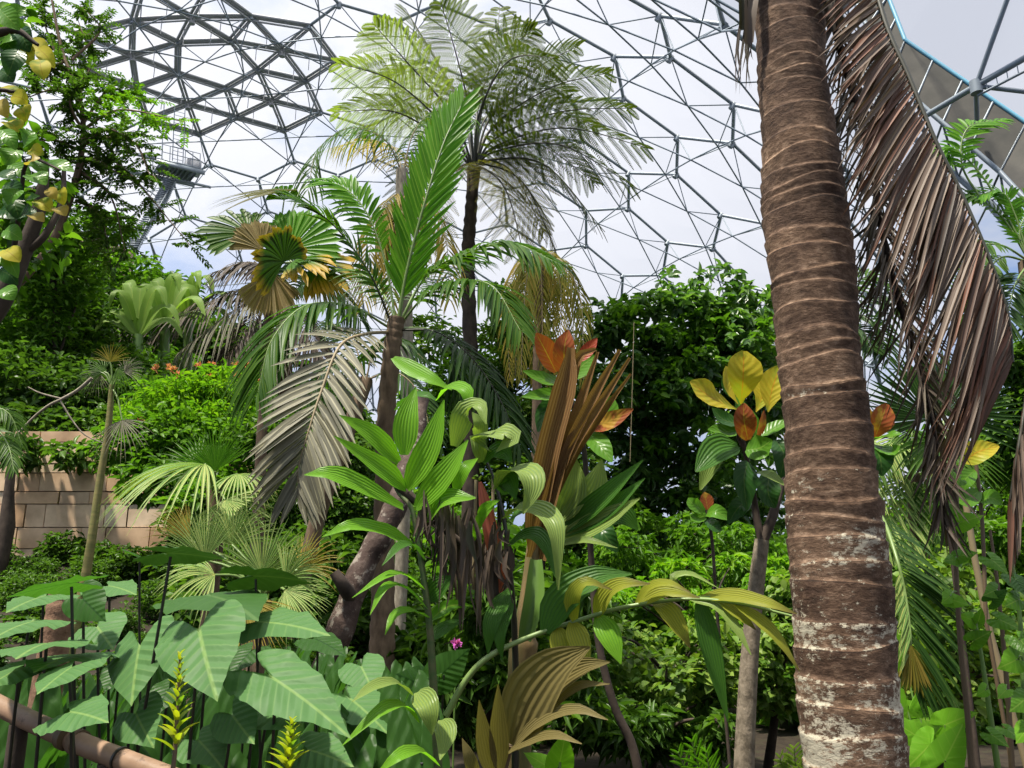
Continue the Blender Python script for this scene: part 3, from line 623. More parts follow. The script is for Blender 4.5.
M['fern'] = leafmat('fern_leaf', [(.028, .062, .010), (.048, .09, .014), (.075, .11, .018)], .35, .6, tcol=1.1, spec=.1)
M['fern_olive'] = leafmat('fern_olive_leaf', [(.10, .12, .02), (.16, .16, .03), (.20, .15, .03)], .45, .5)
M['rach'] = plain('rachis_dark', (.03, .03, .018), .5); M['rach_green'] = plain('rachis_green', (.13, .20, .05), .45); M['rach_tan'] = plain('rachis_tan', (.22, .17, .09), .6)
M['orange_frond'] = leafmat('orange_frond', [(.19, .105, .045), (.24, .14, .055)], .3, .5, lines=(6.283*9, (.13, .055, .02), .8), bump=.5, tcol=1.0)
M['olive_leaf2'] = leafmat('brown_olive_leaf', [(.115, .09, .035), (.15, .12, .045), (.09, .10, .035)], .3, .45, lines=(6.283*7, (.08, .07, .025), .6), bump=.3)
M['broad_bright'] = leafmat('ribbed_bright_leaf', [(.11, .33, .03), (.14, .37, .04), (.09, .28, .03)], .45, .33, lines=(6.283*8, (.05, .18, .02), .55), bump=.3)
M['broad_pale'] = leafmat('ribbed_pale_leaf', [(.13, .25, .07), (.17, .28, .10), (.10, .20, .06)], .3, .36, lines=(6.283*8, (.07, .15, .06), .5), bump=.3)
M['broad_deep'] = leafmat('ribbed_deep_leaf', [(.03, .115, .02), (.05, .15, .028)], .35, .4, lines=(6.283*8, (.02, .07, .02), .5), bump=.3)
M['broad_yellow'] = leafmat('ribbed_yellowing_leaf', [(.19, .28, .04), (.24, .29, .05), (.14, .25, .04)], .45, .4, lines=(6.283*8, (.10, .14, .03), .5), tip=((.09, .06, .02), .7, 1.0), bump=.3)
M['oval_green'] = leafmat('oval_green_leaf', [(.04, .15, .02), (.06, .19, .025), (.09, .24, .03)], .35, .3, vein=(.12, .26, .06), veinw=.03, pleat=7, bump=.12)
M['oval_dark'] = leafmat('oval_dark_leaf', [(.012, .055, .015), (.02, .075, .02)], .25, .3, vein=(.05, .11, .04), veinw=.03, pleat=7, bump=.12)
M['oval_yellow'] = leafmat('oval_yellow_leaf', [(.42, .33, .02), (.36, .31, .03)], .35, .45, vein=(.45, .22, .02), veinw=.025, pleat=7, bump=.12, spot=((.30, .32, .03), 9, .52), tcol=1.1)
M['oval_orange'] = leafmat('oval_orange_leaf', [(.27, .075, .025), (.23, .055, .02)], .32, .38, vein=(.30, .20, .03), veinw=.03, pleat=7, bump=.12, spot=((.36, .20, .03), 12, .55), tcol=1.0)
M['oval_red'] = leafmat('oval_red_leaf', [(.30, .03, .02), (.25, .05, .02)], .3, .35, vein=(.30, .10, .04), veinw=.03, pleat=7, bump=.12, tcol=.9)

# ------------------------------------------------------------------ dead fronds on the big palm
rt = P(787, -60, 2.87)
rc = [(828, -150, 2.85), (862, -60, 2.75), (885, 22, 2.68), (908, 75, 2.64), (935, 140, 2.6), (962, 195, 2.58), (990, 260, 2.55), (1008, 315, 2.55), (1013, 362, 2.56)]
pth = pcurve(rc, 90)
def hang(name, path, parent, n, L, Wd, mat_, face=(0, -1, .1), side=1, a=(38, 20), down=.5, start=.05, lp=None, r=(.012, .004), rm='rach', ns=7, jit=.07, curl=.0):
    k = len(path); t = nrm(np.gradient(path, axis=0)); u = np.sort(rng.random(n)); ix = (start+(1-start)*u)*(k-1); i0 = np.minimum(ix.astype(int), k-2)
    T = t[i0]; F = np.broadcast_to(np.asarray(face, float), (n, 3)); Sd = nrm(np.cross(T, F))*side; an = np.radians(a[0]+(a[1]-a[0])*u)+rng.normal(0, jit, n)
    D = T*np.cos(an)[:, None]+Sd*np.sin(an)[:, None]+np.asarray(face)*rng.normal(0, jit*1.6, n)[:, None]+np.array([0, 0, -down])
    lp = lp or (lambda u: np.ones_like(u)); q = MB()
    strips(q, path[i0], D, nrm(F+rdir(n)*.5), L*lp(u)*rng.uniform(.75, 1.1, n), Wd*rng.uniform(.6, 1.15, n), rng.uniform(.0, .25, n), .35, ns, lambda s: np.clip(s*8, .4, 1)*np.clip((1-s)*1.8, 0, 1)**.6, ease=2, curl=curl)
    o = q.build(name, M[mat_], parent); q = MB(); q.tube(path, np.linspace(r[0], r[1], k), 6); q.build('rachis', M[rm], o); return o
fA = hang('dead_frond', pth, tk, 300, .44, .018, 'dead', side=1, a=(62, 36), down=.12, lp=lambda u: np.interp(u, [0, .2, .4, .6, .85, 1], [.5, .72, 1.05, 1.2, 1.15, 1.05]), jit=.06)
fA['label'] = 'dry brown frond hanging beside the trunk'
pB = pcurve([(822, -40, 3.0), (838, 40, 3.0), (856, 105, 2.98), (872, 165, 2.95), (880, 220, 2.95), (893, 280, 2.95), (912, 345, 2.95), (930, 405, 2.95), (938, 470, 2.96), (945, 530, 2.98)], 80)
for sd in (1, -1): hang('dead_frond', pB, tk, 170, .27, .011, 'dead_dark', side=sd, a=(60, 35), down=.55, jit=.3, rm='bark_dark', r=(.016, .007), lp=lambda u: np.interp(u, [0, .5, 1], [.9, 1.1, .5]))['label'] = 'dark shrivelled frond'
pC = pcurve([(1040, 250, 2.7), (1034, 330, 2.62), (1026, 400, 2.58), (1018, 450, 2.56), (1010, 500, 2.56)], 40)
hang('dead_frond', pC, tk, 34, .24, .020, 'dead', side=1, a=(16, 4), down=1.2, jit=.10, r=(.010, .004))
# shaggy sheath remains and dry stalks at the top of the trunk
q = MB()
for (x0, y0, x1, y1, w) in [(757, -40, 748, 44, 20), (748, -60, 742, 30, 16), (826, -40, 830, 32, 20), (836, -60, 838, 24, 18)]: blade(q, [(x0, y0, 2.82), ((x0+x1)/2-2, (y0+y1)/2, 2.78), (x1, y1, 2.8)], w, prof=lambda s: np.clip(1.1-s*.6, .3, 1), fold=.4, ns=8)
for _ in range(14): x = rng.uniform(738, 756); blade(q, [(x, 20, 2.8), (x-4, 50, 2.8), (x-rng.uniform(-3, 10), rng.uniform(60, 95), 2.8)], 1.6, prof=PT, ns=4, cross=1)
q.build('leaf_sheath', M['dead_dark'], tk)
q = MB()
for _ in range(46):
    x, y = rng.uniform(836, 868), rng.uniform(20, 150); a_ = rng.uniform(0, 6.28); pts = [(x, y, 3.05)]
    for k in range(5): a_ += rng.uniform(-1.2, 1.2)+.15; pts.append((pts[-1][0]+math.cos(a_)*13, pts[-1][1]+abs(math.sin(a_))*17, 3.05+rng.uniform(-.1, .1)))
    q.tube(pcurve(pts, 14), .0022, 4)
q.build('flower_stalk', M['dead_dark'], tk)

# ------------------------------------------------------------------ central feather palm
D0 = 7.0; bs = gp(384, D0)
pl = thing('feather_palm', 'feather palm in the centre with one tall upright green frond and a drooping grey frond', 'palm', bs)
q = MB(); tp = pcurve([(397, 318, D0), (392, 350, D0), (386, 420, D0), (384, 500, D0), (383, 590, D0), (382, 660, D0)], 60); tp = np.vstack([tp, bs[None]-[0, 0, .1]]); q.tube(tp, np.r_[np.linspace(.075, .085, 40)+.006*np.sin(np.arange(40)*2.1), np.linspace(.088, .11, 21)+.005*np.sin(np.arange(21)*2)], 12); q.build('trunk', M['bark_brown'], pl)
cf = (0, -1, .25)
def fr(name, px, n, L, Wd, mk, **k): return frond(name, k.pop('parent', pl), pcurve(px, 60), n, L, Wd, (M[mk], M[k.pop('rm', 'rach_green')]), **k)
fr('frond', [(398, 322, 7), (407, 270, 6.95), (424, 205, 6.9), (443, 145, 6.95), (462, 104, 7.05)], 36, .52, .055, 'palm_bright', face=cf, ang=(34, 22), droop=.04, start=.12, lift=.05, jit=.03, r=(.02, .006), lprof=lambda u: np.interp(u, [0, .2, .6, .85, 1], [.75, 1, 1, .8, .55]))['label'] = 'tall upright bright green frond'
fr('frond', [(402, 318, 7), (428, 274, 6.9), (465, 254, 6.7), (510, 243, 6.5), (556, 262, 6.3)], 40, .50, .046, 'palm_green', face=(0, -.35, 1), ang=(60, 35), droop=.5, start=.18)
fr('frond', [(402, 322, 7), (425, 296, 6.8), (455, 282, 6.5), (492, 286, 6.2), (520, 330, 6.0)], 38, .44, .042, 'palm_green', face=(0, -.3, 1), ang=(60, 35), droop=.6, start=.18)
fr('frond', [(392, 325, 7), (372, 278, 6.8), (345, 238, 6.6), (318, 212, 6.4), (288, 196, 6.3)], 36, .42, .040, 'palm_green', face=(-.2, -.55, .8), ang=(58, 35), droop=.25, start=.15, rm='rach')
fr('frond', [(396, 322, 7), (385, 262, 7), (368, 215, 7), (345, 188, 7.05), (318, 180, 7.1)], 32, .36, .040, 'palm_bright', face=(-.3, -.5, .7), ang=(50, 30), droop=.35, start=.3)
fr('frond', [(390, 328, 7), (350, 306, 6.7), (305, 306, 6.4), (272, 340, 6.2), (258, 392, 6.1)], 44, .50, .042, 'palm_green', face=(-.2, -.45, .8), ang=(58, 30), droop=.7, start=.15)
fr('frond', [(390, 332, 7), (366, 334, 6.5), (340, 346, 6.1), (321, 392, 5.9), (309, 430, 5.8), (299, 466, 5.8), (298, 496, 5.8)], 38, .52, .056, 'palm_grey', face=(0, -1, .15), ang=(62, 25), droop=.18, start=.16, rm='rach_tan', r=(.016, .005), lift=.12)['label'] = 'withered grey frond hanging down'
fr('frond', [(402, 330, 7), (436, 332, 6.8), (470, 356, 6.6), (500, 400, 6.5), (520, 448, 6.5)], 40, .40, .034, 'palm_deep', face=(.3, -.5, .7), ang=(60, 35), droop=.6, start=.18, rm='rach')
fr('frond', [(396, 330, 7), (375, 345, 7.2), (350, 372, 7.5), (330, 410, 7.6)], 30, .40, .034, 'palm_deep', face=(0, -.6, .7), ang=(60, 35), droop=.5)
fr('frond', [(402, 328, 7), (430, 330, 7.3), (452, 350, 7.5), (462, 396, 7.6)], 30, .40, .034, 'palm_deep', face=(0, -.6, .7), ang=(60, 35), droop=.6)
fr('frond', [(397, 322, 7), (380, 290, 7.6), (352, 270, 8.1), (318, 272, 8.4)], 30, .36, .034, 'palm_green', face=(0, -.4, .9), ang=(60, 35), droop=.5)
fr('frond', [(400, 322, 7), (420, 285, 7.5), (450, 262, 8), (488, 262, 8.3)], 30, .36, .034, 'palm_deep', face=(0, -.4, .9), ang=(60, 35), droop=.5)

# ------------------------------------------------------------------ fan palm with yellowing leaves
M['dead_tan'] = leafmat('tan_fan', [(.26, .19, .08), (.32, .25, .12), (.20, .14, .05)], .35, .5, vein=(.12, .08, .03), veinw=.06)
M['palm_deep_tip'] = leafmat('deep_green_fan_rust_edge', [(.018, .06, .012), (.03, .09, .018)], .35, .45, vein=(.03, .07, .02), veinw=.05, tip=((.22, .14, .02), .70, .95))
M['palm_green_tip'] = leafmat('green_fan_yellow_edge', [(.04, .14, .012), (.06, .18, .018)], .4, .45, vein=(.03, .10, .02), veinw=.05, tip=((.42, .27, .03), .55, .85))
fp = thing('fan_palm', 'thin stemmed fan palm with round leaves turning yellow and brown left of the central palm', 'palm', gp(258, 8.2))
q = MB(); tp = pcurve([(276, 262, 8.2), (271, 300, 8.2), (266, 345, 8.2), (262, 430, 8.2), (258, 525, 8.2)], 40); tp = np.vstack([tp, gp(258, 8.2)[None]-[0, 0, .1]]); q.tube(tp, np.r_[np.linspace(.03, .06, 40), [.08]], 10); q.build('trunk', M['bark_brown'], fp)
def fanleaf(parent, hub, tip, R, mk, face=(0, -1, .3), root=None, label=None, name='fan_leaf', **k):
    h = P(*hub); t_ = P(*tip); q = MB(); fan(q, h, t_-h, face, R, **k); o = q.build(name, M[mk], parent)
    if root is not None: s = MB(); limb(s, [P(*root), (P(*root)+h)/2+np.array([0, 0, .06]), h], .012, .008, 8, 5); s.build('petiole', M['rach_green'], o)
    if label: o['label'] = label
    return o
RT = (276, 264, 8.2)
fanleaf(fp, (250, 234, 8.0), (200, 216, 8.0), .55, 'palm_green', face=(-.2, -.7, .6), root=RT, n=26, span=150, split=.88, droop=.10, wfac=1.4, fold=.2)
fanleaf(fp, (262, 250, 7.9), (240, 216, 7.9), .40, 'dead_tan', root=RT, n=22, span=110, split=.88, droop=.1, wfac=1.4, fold=.25, label='browning pleated fan')
fanleaf(fp, (284, 262, 7.8), (274, 240, 7.6), .46, 'palm_deep_tip', face=(.1, -.9, .5), root=RT, n=26, span=200, split=.92, droop=.25, wfac=1.5, fold=.15)
fanleaf(fp, (290, 250, 8.2), (318, 212, 8.3), .62, 'palm_bright', face=(.1, -.9, .5), root=RT, n=30, span=150, split=.88, droop=.1, wfac=1.4, fold=.2)
fanleaf(fp, (310, 264, 8.2), (350, 262, 8.2), .52, 'palm_green_tip', face=(.2, -.7, .5), root=RT, n=26, span=170, split=.88, droop=.3, wfac=1.4, fold=.2, label='yellow and brown fan')
fanleaf(fp, (318, 272, 8.1), (358, 312, 8.1), .42, 'palm_yellow', face=(.2, -.7, .5), root=RT, n=22, span=120, split=.6, droop=.2)
fanleaf(fp, (272, 272, 8.0), (266, 318, 8.0), .48, 'dead_tan', face=(0, -1, 0), root=RT, n=24, span=110, split=.85, droop=.05, wfac=1.3)
fanleaf(fp, (292, 262, 8.1), (330, 254, 8), .5, 'palm_green_tip', face=(0, -.6, .8), root=RT, n=26, span=160, split=.9, droop=.35, wfac=1.4, fold=.2)
fanleaf(fp, (300, 190, 8.4), (210, 192, 8.2), .98, 'palm_grey', face=(0, -.5, .8), root=RT, n=13, span=60, split=.25, droop=.22, wfac=1.6, label='grey dried fan with split fingers')
fanleaf(fp, (284, 200, 8.4), (284, 178, 8.4), .24, 'palm_bright', root=RT, n=10, span=150, split=.9)

# ------------------------------------------------------------------ tree fern
tf = thing('tree_fern', 'tall tree fern with dark trunk and wide lacy crown against the dome roof', 'fern', gp(470, 14))
q = MB(); tp = pcurve([(474, 168, 14), (471, 210, 14), (468, 260, 14), (470, 340, 14), (472, 430, 14)], 40); tp = np.vstack([tp, gp(470, 14)[None]]); q.tube(tp, np.r_[np.linspace(.13, .11, 6), np.linspace(.11, .14, 34)+.012*np.sin(np.arange(34)*2.4), [.2]], 12); q.build('trunk', M['bark_dark'], tf)
def fern_frond(parent, px, L, n=15, m=26, mk='fern', droop=.12, pinW=.024, face=UP, name='frond', start=.34, stem='rach', plen=None):
    p = curve(px, 50); t = nrm(np.gradient(p, axis=0)); leaf = MB(); st = MB(); st.tube(p, np.linspace(.028, .006, 50), 5)
    for sd in (-1, 1):
        u = (np.arange(n)+rng.uniform(-.2, .2, n))/n; x = np.clip((start+(1-start)*u)*49, 0, 48.9); i0 = x.astype(int); B0 = p[i0]+(p[i0+1]-p[i0])*(x-i0)[:, None]; T = t[i0]
        F = np.broadcast_to(np.asarray(face, float), (n, 3)); Sd = nrm(np.cross(T, F)); U = nrm(np.cross(Sd, T)); an = np.radians(76-30*u)
        D = T*np.cos(an)[:, None]+Sd*(sd*np.sin(an))[:, None]; PL = L*np.sin(np.pi*np.clip(.2+.78*u, 0, 1))**.8*rng.uniform(.9, 1.1, n)
        s = np.linspace(0, 1, 7); C = B0[:, None]+(PL[:, None]*s)[..., None]*D[:, None]; C[..., 2] -= (droop*PL)[:, None]*s**2
        for i in range(n):
            st.tube(C[i], .0045, 3, cap=False)
            w = np.linspace(.04, 1, m)*6; j0 = np.minimum(w.astype(int), 5); b = C[i][j0]+(C[i][j0+1]-C[i][j0])*(w-j0)[:, None]; tt_ = nrm(C[i][j0+1]-C[i][j0]); side = nrm(np.cross(tt_, U[i]))
            for s2 in (-1, 1):
                l_ = .095*np.sin(np.pi*np.clip(.25+.72*w/6, 0, 1))**.7
                strips(leaf, b, tt_*.55+side*s2, np.broadcast_to(U[i], (m, 3)), l_, pinW*(.5+.5*PL[i]/L), .1, .1, 2, OV)
    o = leaf.build(name, M[mk], parent); st.build('rachis', M[stem], o); return o
ff = [((452, 115), (405, 60), (372, 22), 12.4, 'p'), ((448, 130), (395, 82), (335, 62), 12.8, 'p'), ((446, 142), (395, 112), (332, 112), 13.5, 'p'), ((468, 105), (455, 50), (440, 0), 13, 'p'), ((462, 110), (430, 50), (405, 8), 14.8, 'p'), ((450, 128), (410, 98), (362, 140), 15.4, 'f'),
      ((482, 110), (505, 55), (535, 28), 13.4, 'f'), ((490, 118), (535, 70), (580, 45), 14, 'f'), ((494, 126), (550, 88), (612, 72), 13.4, 'f'), ((496, 138), (560, 112), (636, 108), 13.2, 'f'), ((496, 146), (565, 128), (655, 150), 12.8, 'f'), ((494, 152), (560, 145), (640, 190), 12.6, 'f'),
      ((492, 160), (545, 165), (605, 232), 12.8, 'f'), ((488, 165), (525, 185), (560, 262), 13.3, 'o'), ((484, 168), (508, 195), (530, 285), 12.8, 'o'), ((464, 165), (435, 190), (420, 262), 13, 'o'), ((462, 155), (425, 165), (385, 222), 14.6, 'f'),
      ((478, 108), (495, 50), (500, 5), 15.4, 'p'), ((486, 118), (530, 90), (570, 92), 15.8, 'f'), ((466, 110), (430, 70), (388, 78), 15.6, 'p'), ((490, 150), (540, 145), (598, 185), 15.6, 'f'), ((490, 130), (535, 105), (600, 128), 15.2, 'f'), ((486, 160), (515, 175), (545, 235), 15.4, 'o'), ((480, 112), (510, 60), (560, 58), 12.4, 'f')]
M['fern_pale'] = leafmat('fern_pale_leaf', [(.10, .17, .05), (.14, .21, .08)], .55, .6, tcol=1.3, spec=.1)  # paler fern copy: backlight on the upper fronds put into the colour
FM = dict(p='fern_pale', f='fern', o='fern_olive')
for a_, b_, c_, d_, mk in ff:
    fern_frond(tf, [P(474, 170, 14), P(a_[0], a_[1], 14+(d_-14)*.3), P(b_[0], b_[1], 14+(d_-14)*.7), P(c_[0], c_[1], d_)], 1.0, mk=FM[mk], droop=.30)

# ------------------------------------------------------------------ palms behind the central palm
yp = thing('feather_palm', 'slim palm with yellow brown hanging fronds and dry flower mass under the tree fern', 'palm', gp(402, 11))
q = MB(); tp = pcurve([(402, 170, 11), (402, 215, 11), (406, 300, 11), (408, 420, 11)], 30); tp = np.vstack([tp, gp(402, 11)[None]]); q.tube(tp, .09, 10); q.build('trunk', M['bark_pale'], yp)
for px, mk, L_ in [([(402, 172, 11), (385, 140, 10.8), (350, 128, 10.6), (318, 150, 10.5), (308, 190, 10.4)], 'palm_green', .5), ([(402, 172, 11), (395, 150, 11.3), (370, 140, 11.6), (335, 148, 11.8)], 'palm_yellow', .5), ([(402, 190, 11), (385, 205, 10.8), (372, 240, 10.7), (365, 300, 10.6)], 'palm_yellow', .4),
                   ([(402, 190, 11), (425, 200, 10.8), (445, 235, 10.8), (450, 300, 10.8)], 'palm_yellow', .4), ([(402, 175, 11), (415, 130, 11), (440, 110, 11), (475, 120, 11)], 'palm_green', .5), ([(402, 190, 11), (395, 220, 10.7), (392, 260, 10.7), (392, 315, 10.7)], 'palm_yellow', .3)]:
    frond('frond', yp, pcurve(px, 50), 34, L_, .03, (M[mk], M['rach_tan']), face=(0, -.3, 1), ang=(70, 40), droop=1.0, start=.1)
q = MB()
for _ in range(60): x = rng.uniform(376, 425); y = rng.uniform(210, 240); blade(q, [(402+(x-402)*.2, 205, 10.9), (x, y, 10.8), (x+rng.uniform(-3, 3), y+rng.uniform(30, 70), 10.8)], 2.5, prof=PT, ns=5, cross=1)
q.build('flower_mass', M['fern_olive'], yp)
wp = thing('weeping_palm', 'weeping palm with olive yellow curtains of fine leaflets right of the central palm', 'palm', gp(540, 12))
q = MB(); q.tube(np.vstack([pcurve([(540, 262, 12), (538, 330, 12), (536, 450, 12)], 20), gp(536, 12)[None]]), .07, 8); q.build('trunk', M['bark_brown'], wp)
for k in range(9):
    x1 = 508+k*9+rng.uniform(-3, 3); y0 = 262+rng.uniform(-8, 20); d_ = 12+rng.uniform(-.8, .5)
    frond('frond', wp, pcurve([(540, 268, 12), ((540+x1)/2, y0-10, d_), (x1, y0+30, d_), (x1+rng.uniform(-5, 5), y0+110, d_)], 40), 40, .26, .022, (M['fern_olive' if k % 3 else 'palm_yellow'], M['rach_tan']), face=(0, -.6, .6), ang=(60, 30), droop=1.2, start=.15)

M['crown_green'] = leafmat('crown_leaf', [(.035, .105, .045), (.055, .15, .06), (.10, .22, .075), (.045, .125, .05)], .4, .32, spec=.5)
# ------------------------------------------------------------------ large broadleaf tree, right of centre
def pb(x, y, d, rx, ry=None, rz=None): s = d/FPX; return (P(x, y, d), np.array([rx*s, (ry or rx)*s, (rz or rx*.6)*s]))
bb = clusters([(590, 330, 770, 400, 14.6, 17, 26, 34), (655, 285, 765, 330, 14.8, 16, 20, 16), (600, 305, 660, 335, 14.8, 16, 17, 10), (572, 325, 610, 350, 15, 16, 14, 7), (600, 400, 775, 470, 15.5, 17.5, 26, 26), (620, 470, 775, 525, 16, 18, 26, 18), (740, 290, 785, 360, 15, 16, 18, 8), (665, 268, 745, 290, 15, 15.6, 9, 8)])
bt = tree('broadleaf_tree', 'large leafy tree with dense glossy green crown between the tree fern and big palm', 'tree', gp(640, 17.6), bb, 14500, T4, .22, .115, M['crown_green'], M['bark_brown'], .10, whorl=4, shell=.25, stem=[gp(640, 17.6), P(650, 540, 17.6), P(660, 440, 17.2), P(668, 370, 16)])
bb2 = clusters([(600, 300, 770, 345, 14.4, 15.2, 16, 16), (640, 345, 770, 420, 14.3, 15, 12, 12), (600, 430, 770, 510, 15, 16, 12, 10)], 9)
q = MB(); blob_leaves(q, T4, bb2, 1000, .20, .11, whorl=4, shell=.4); o = q.build('foliage', M['bush_mid'], bt); o['label'] = 'brighter young leaves'  # extra small clumps in a brighter green
cd = MB(); cd.tube(np.array([P(634, 322, 9.8), P(632, 400, 9.8), P(630, 462, 9.8)]), .004, 5); tag(cd.build('cord', M['rach_tan'], origin=P(630, 462, 9.8)), 'thin pale cord hanging straight down in front of the glossy tree', 'cord')
# ------------------------------------------------------------------ leaning trunk and pale curved palm stem
lt_ = thing('leaning_trunk', 'dark mottled tree trunk leaning to the right beside the elephant ear leaves', 'tree trunk', gp(300, 5.0))
q = MB(); q.tube(np.vstack([gp(296, 5.0)[None]-[0, 0, .15], pcurve([(302, 735, 5), (322, 680, 5), (342, 625, 5), (362, 570, 5.05), (384, 530, 5.1), (402, 490, 5.2), (414, 440, 5.4), (420, 400, 5.6)], 40)]), np.r_[.12, np.linspace(.085, .062, 40)+.006*np.sin(np.arange(40)*1.3)], 14); q.build('trunk', barkmat('mottled_bark', [(.32, (.022, .014, .012)), (.5, (.06, .038, .030)), (.7, (.11, .08, .065))], (9, 9, 9), .8, .9, ((.20, .17, .14), 13, .56)), lt_)
q = MB(); limb(q, [P(352, 598, 5), P(343, 585, 4.9), P(334, 572, 4.88)], .05, .03, 8, 8); q.build('branch_stub', M['bark_dark'], lt_)
cs = thing('curved_palm', 'tan ringed palm stem curving up behind the drooping grey frond', 'palm', gp(296, 9))
q = MB(); q.tube(np.vstack([gp(294, 9)[None], pcurve([(300, 590, 9), (309, 553, 9), (320, 510, 9), (334, 470, 9), (352, 420, 9.2), (366, 380, 9.4)], 40)]), .085, 10); q.build('trunk', M['bark_brown'], cs)
for px in [[(366, 380, 9.4), (350, 362, 9.2), (325, 370, 9), (308, 400, 8.9)], [(366, 380, 9.4), (375, 350, 9.4), (400, 340, 9.4), (425, 360, 9.4)], [(366, 380, 9.4), (352, 340, 9.5), (330, 322, 9.6)], [(366, 380, 9.4), (395, 372, 9.1), (420, 395, 9), (432, 440, 8.9)]]:
    frond('frond', cs, pcurve(px, 40), 26, .4, .035, (M['palm_deep'], M['rach_tan']), face=(0, -.4, 1), ang=(62, 35), droop=.7)

# ------------------------------------------------------------------ young palm with broad ribbed leaves
D1 = 2.7
yb = thing('young_palm', 'young palm with broad bright green ribbed leaflets spread like a hand', 'palm', gp(438, D1))
q = MB(); q.tube(np.vstack([pcurve([(384, 462, 2.75), (398, 492, 2.72), (412, 510, 2.7), (421, 560, 2.7), (429, 620, 2.7), (433, 680, 2.7), (438, 768, 2.7), (440, 860, 2.7)], 50), gp(438, D1)[None]]), np.r_[np.linspace(.005, .016, 50), .02], 8); q.build('stem', barkmat('green_brown_stem', [(.4, (.05, .09, .025)), (.6, (.10, .10, .045))], (10, 10, 30), .5, .1), yb)
BL = [  # points, width px, material, face
 ([(406, 489, 2.7), (380, 468, 2.6), (334, 436, 2.5)], 25, 'broad_bright', (.1, -1, .5)), ([(399, 462, 2.72), (372, 435, 2.65), (339, 415, 2.6)], 22, 'broad_bright', (.1, -1, .4)),
 ([(404, 455, 2.7), (406, 420, 2.7), (416, 387, 2.75)], 26, 'broad_bright', (.3, -1, 0)), ([(407, 489, 2.7), (430, 447, 2.65), (444, 400, 2.65)], 28, 'broad_bright', (-.2, -1, .1)),
 ([(416, 508, 2.68), (445, 475, 2.6), (468, 440, 2.6)], 28, 'broad_bright', (-.3, -1, .2)), ([(403, 508, 2.68), (360, 486, 2.55), (330, 474, 2.5), (304, 475, 2.5)], 26, 'broad_bright', (.1, -1, .7)),
 ([(412, 545, 2.68), (385, 532, 2.6), (352, 526, 2.5), (322, 537, 2.5)], 22, 'broad_bright', (.1, -1, .8)), ([(428, 520, 2.68), (445, 500, 2.6), (476, 498, 2.55)], 26, 'broad_bright', (-.2, -1, .6)),
 ([(455, 492, 2.7), (464, 470, 2.66), (478, 458, 2.7)], 16, 'broad_bright', (-.3, -1, .1)), ([(393, 358, 2.95), (412, 370, 2.9), (432, 380, 2.85), (452, 390, 2.85)], 20, 'broad_bright', (-.3, -.8, .7)),
 ([(437, 400, 2.8), (450, 388, 2.75), (466, 392, 2.7), (468, 412, 2.7)], 22, 'broad_bright', (0, -.7, .8)), ([(454, 446, 2.75), (464, 415, 2.7), (478, 406, 2.65), (486, 424, 2.62)], 26, 'broad_pale', (.3, -.9, .5)),
 ([(396, 410, 2.9), (408, 398, 2.85), (425, 396, 2.8), (440, 402, 2.8)], 18, 'broad_deep', (0, -.6, .8)),
 ([(424, 590, 2.7), (405, 575, 2.6), (385, 577, 2.5), (352, 598, 2.45)], 15, 'broad_bright', (0, -.6, .9)), ([(428, 610, 2.7), (405, 588, 2.6), (385, 588, 2.5), (370, 615, 2.45)], 15, 'broad_bright', (0, -.6, .9)),
 ([(429, 618, 2.7), (412, 611, 2.6), (395, 615, 2.55), (385, 635, 2.5)], 14, 'broad_bright', (0, -.6, .9)), ([(427, 600, 2.72), (440, 586, 2.7), (452, 576, 2.7)], 22, 'broad_deep', (0, -1, .4)),
 ([(430, 620, 2.72), (450, 606, 2.75), (474, 606, 2.8)], 14, 'palm_bright', (0, -.8, .6)), ([(431, 640, 2.72), (445, 628, 2.75), (466, 618, 2.8)], 14, 'broad_deep', (0, -.8, .6)), ([(424, 560, 2.7), (412, 545, 2.62), (398, 548, 2.55), (382, 566, 2.5)], 15, 'broad_deep', (0, -.7, .8)),
 ([(418, 722, 2.5), (402, 706, 2.4), (380, 712, 2.3), (342, 746, 2.25)], 20, 'broad_bright', (0, -.7, .8)), ([(412, 695, 2.5), (395, 683, 2.4), (372, 688, 2.3), (352, 702, 2.25)], 18, 'broad_pale', (0, -.7, .8)), ([(418, 692, 2.5), (428, 706, 2.4), (432, 735, 2.4)], 24, 'broad_pale', (0, -1, .3)),
 ([(438, 765, 2.4), (420, 752, 2.3), (400, 756, 2.2), (375, 775, 2.2)], 20, 'broad_bright', (0, -.7, .8)), ([(442, 720, 2.5), (446, 735, 2.45), (440, 760, 2.4)], 22, 'broad_pale', (0, -1, .3))]
for a_, w_, mk, f_ in BL: blade_obj('leaflet', yb, a_, w_, M[mk], face=f_)

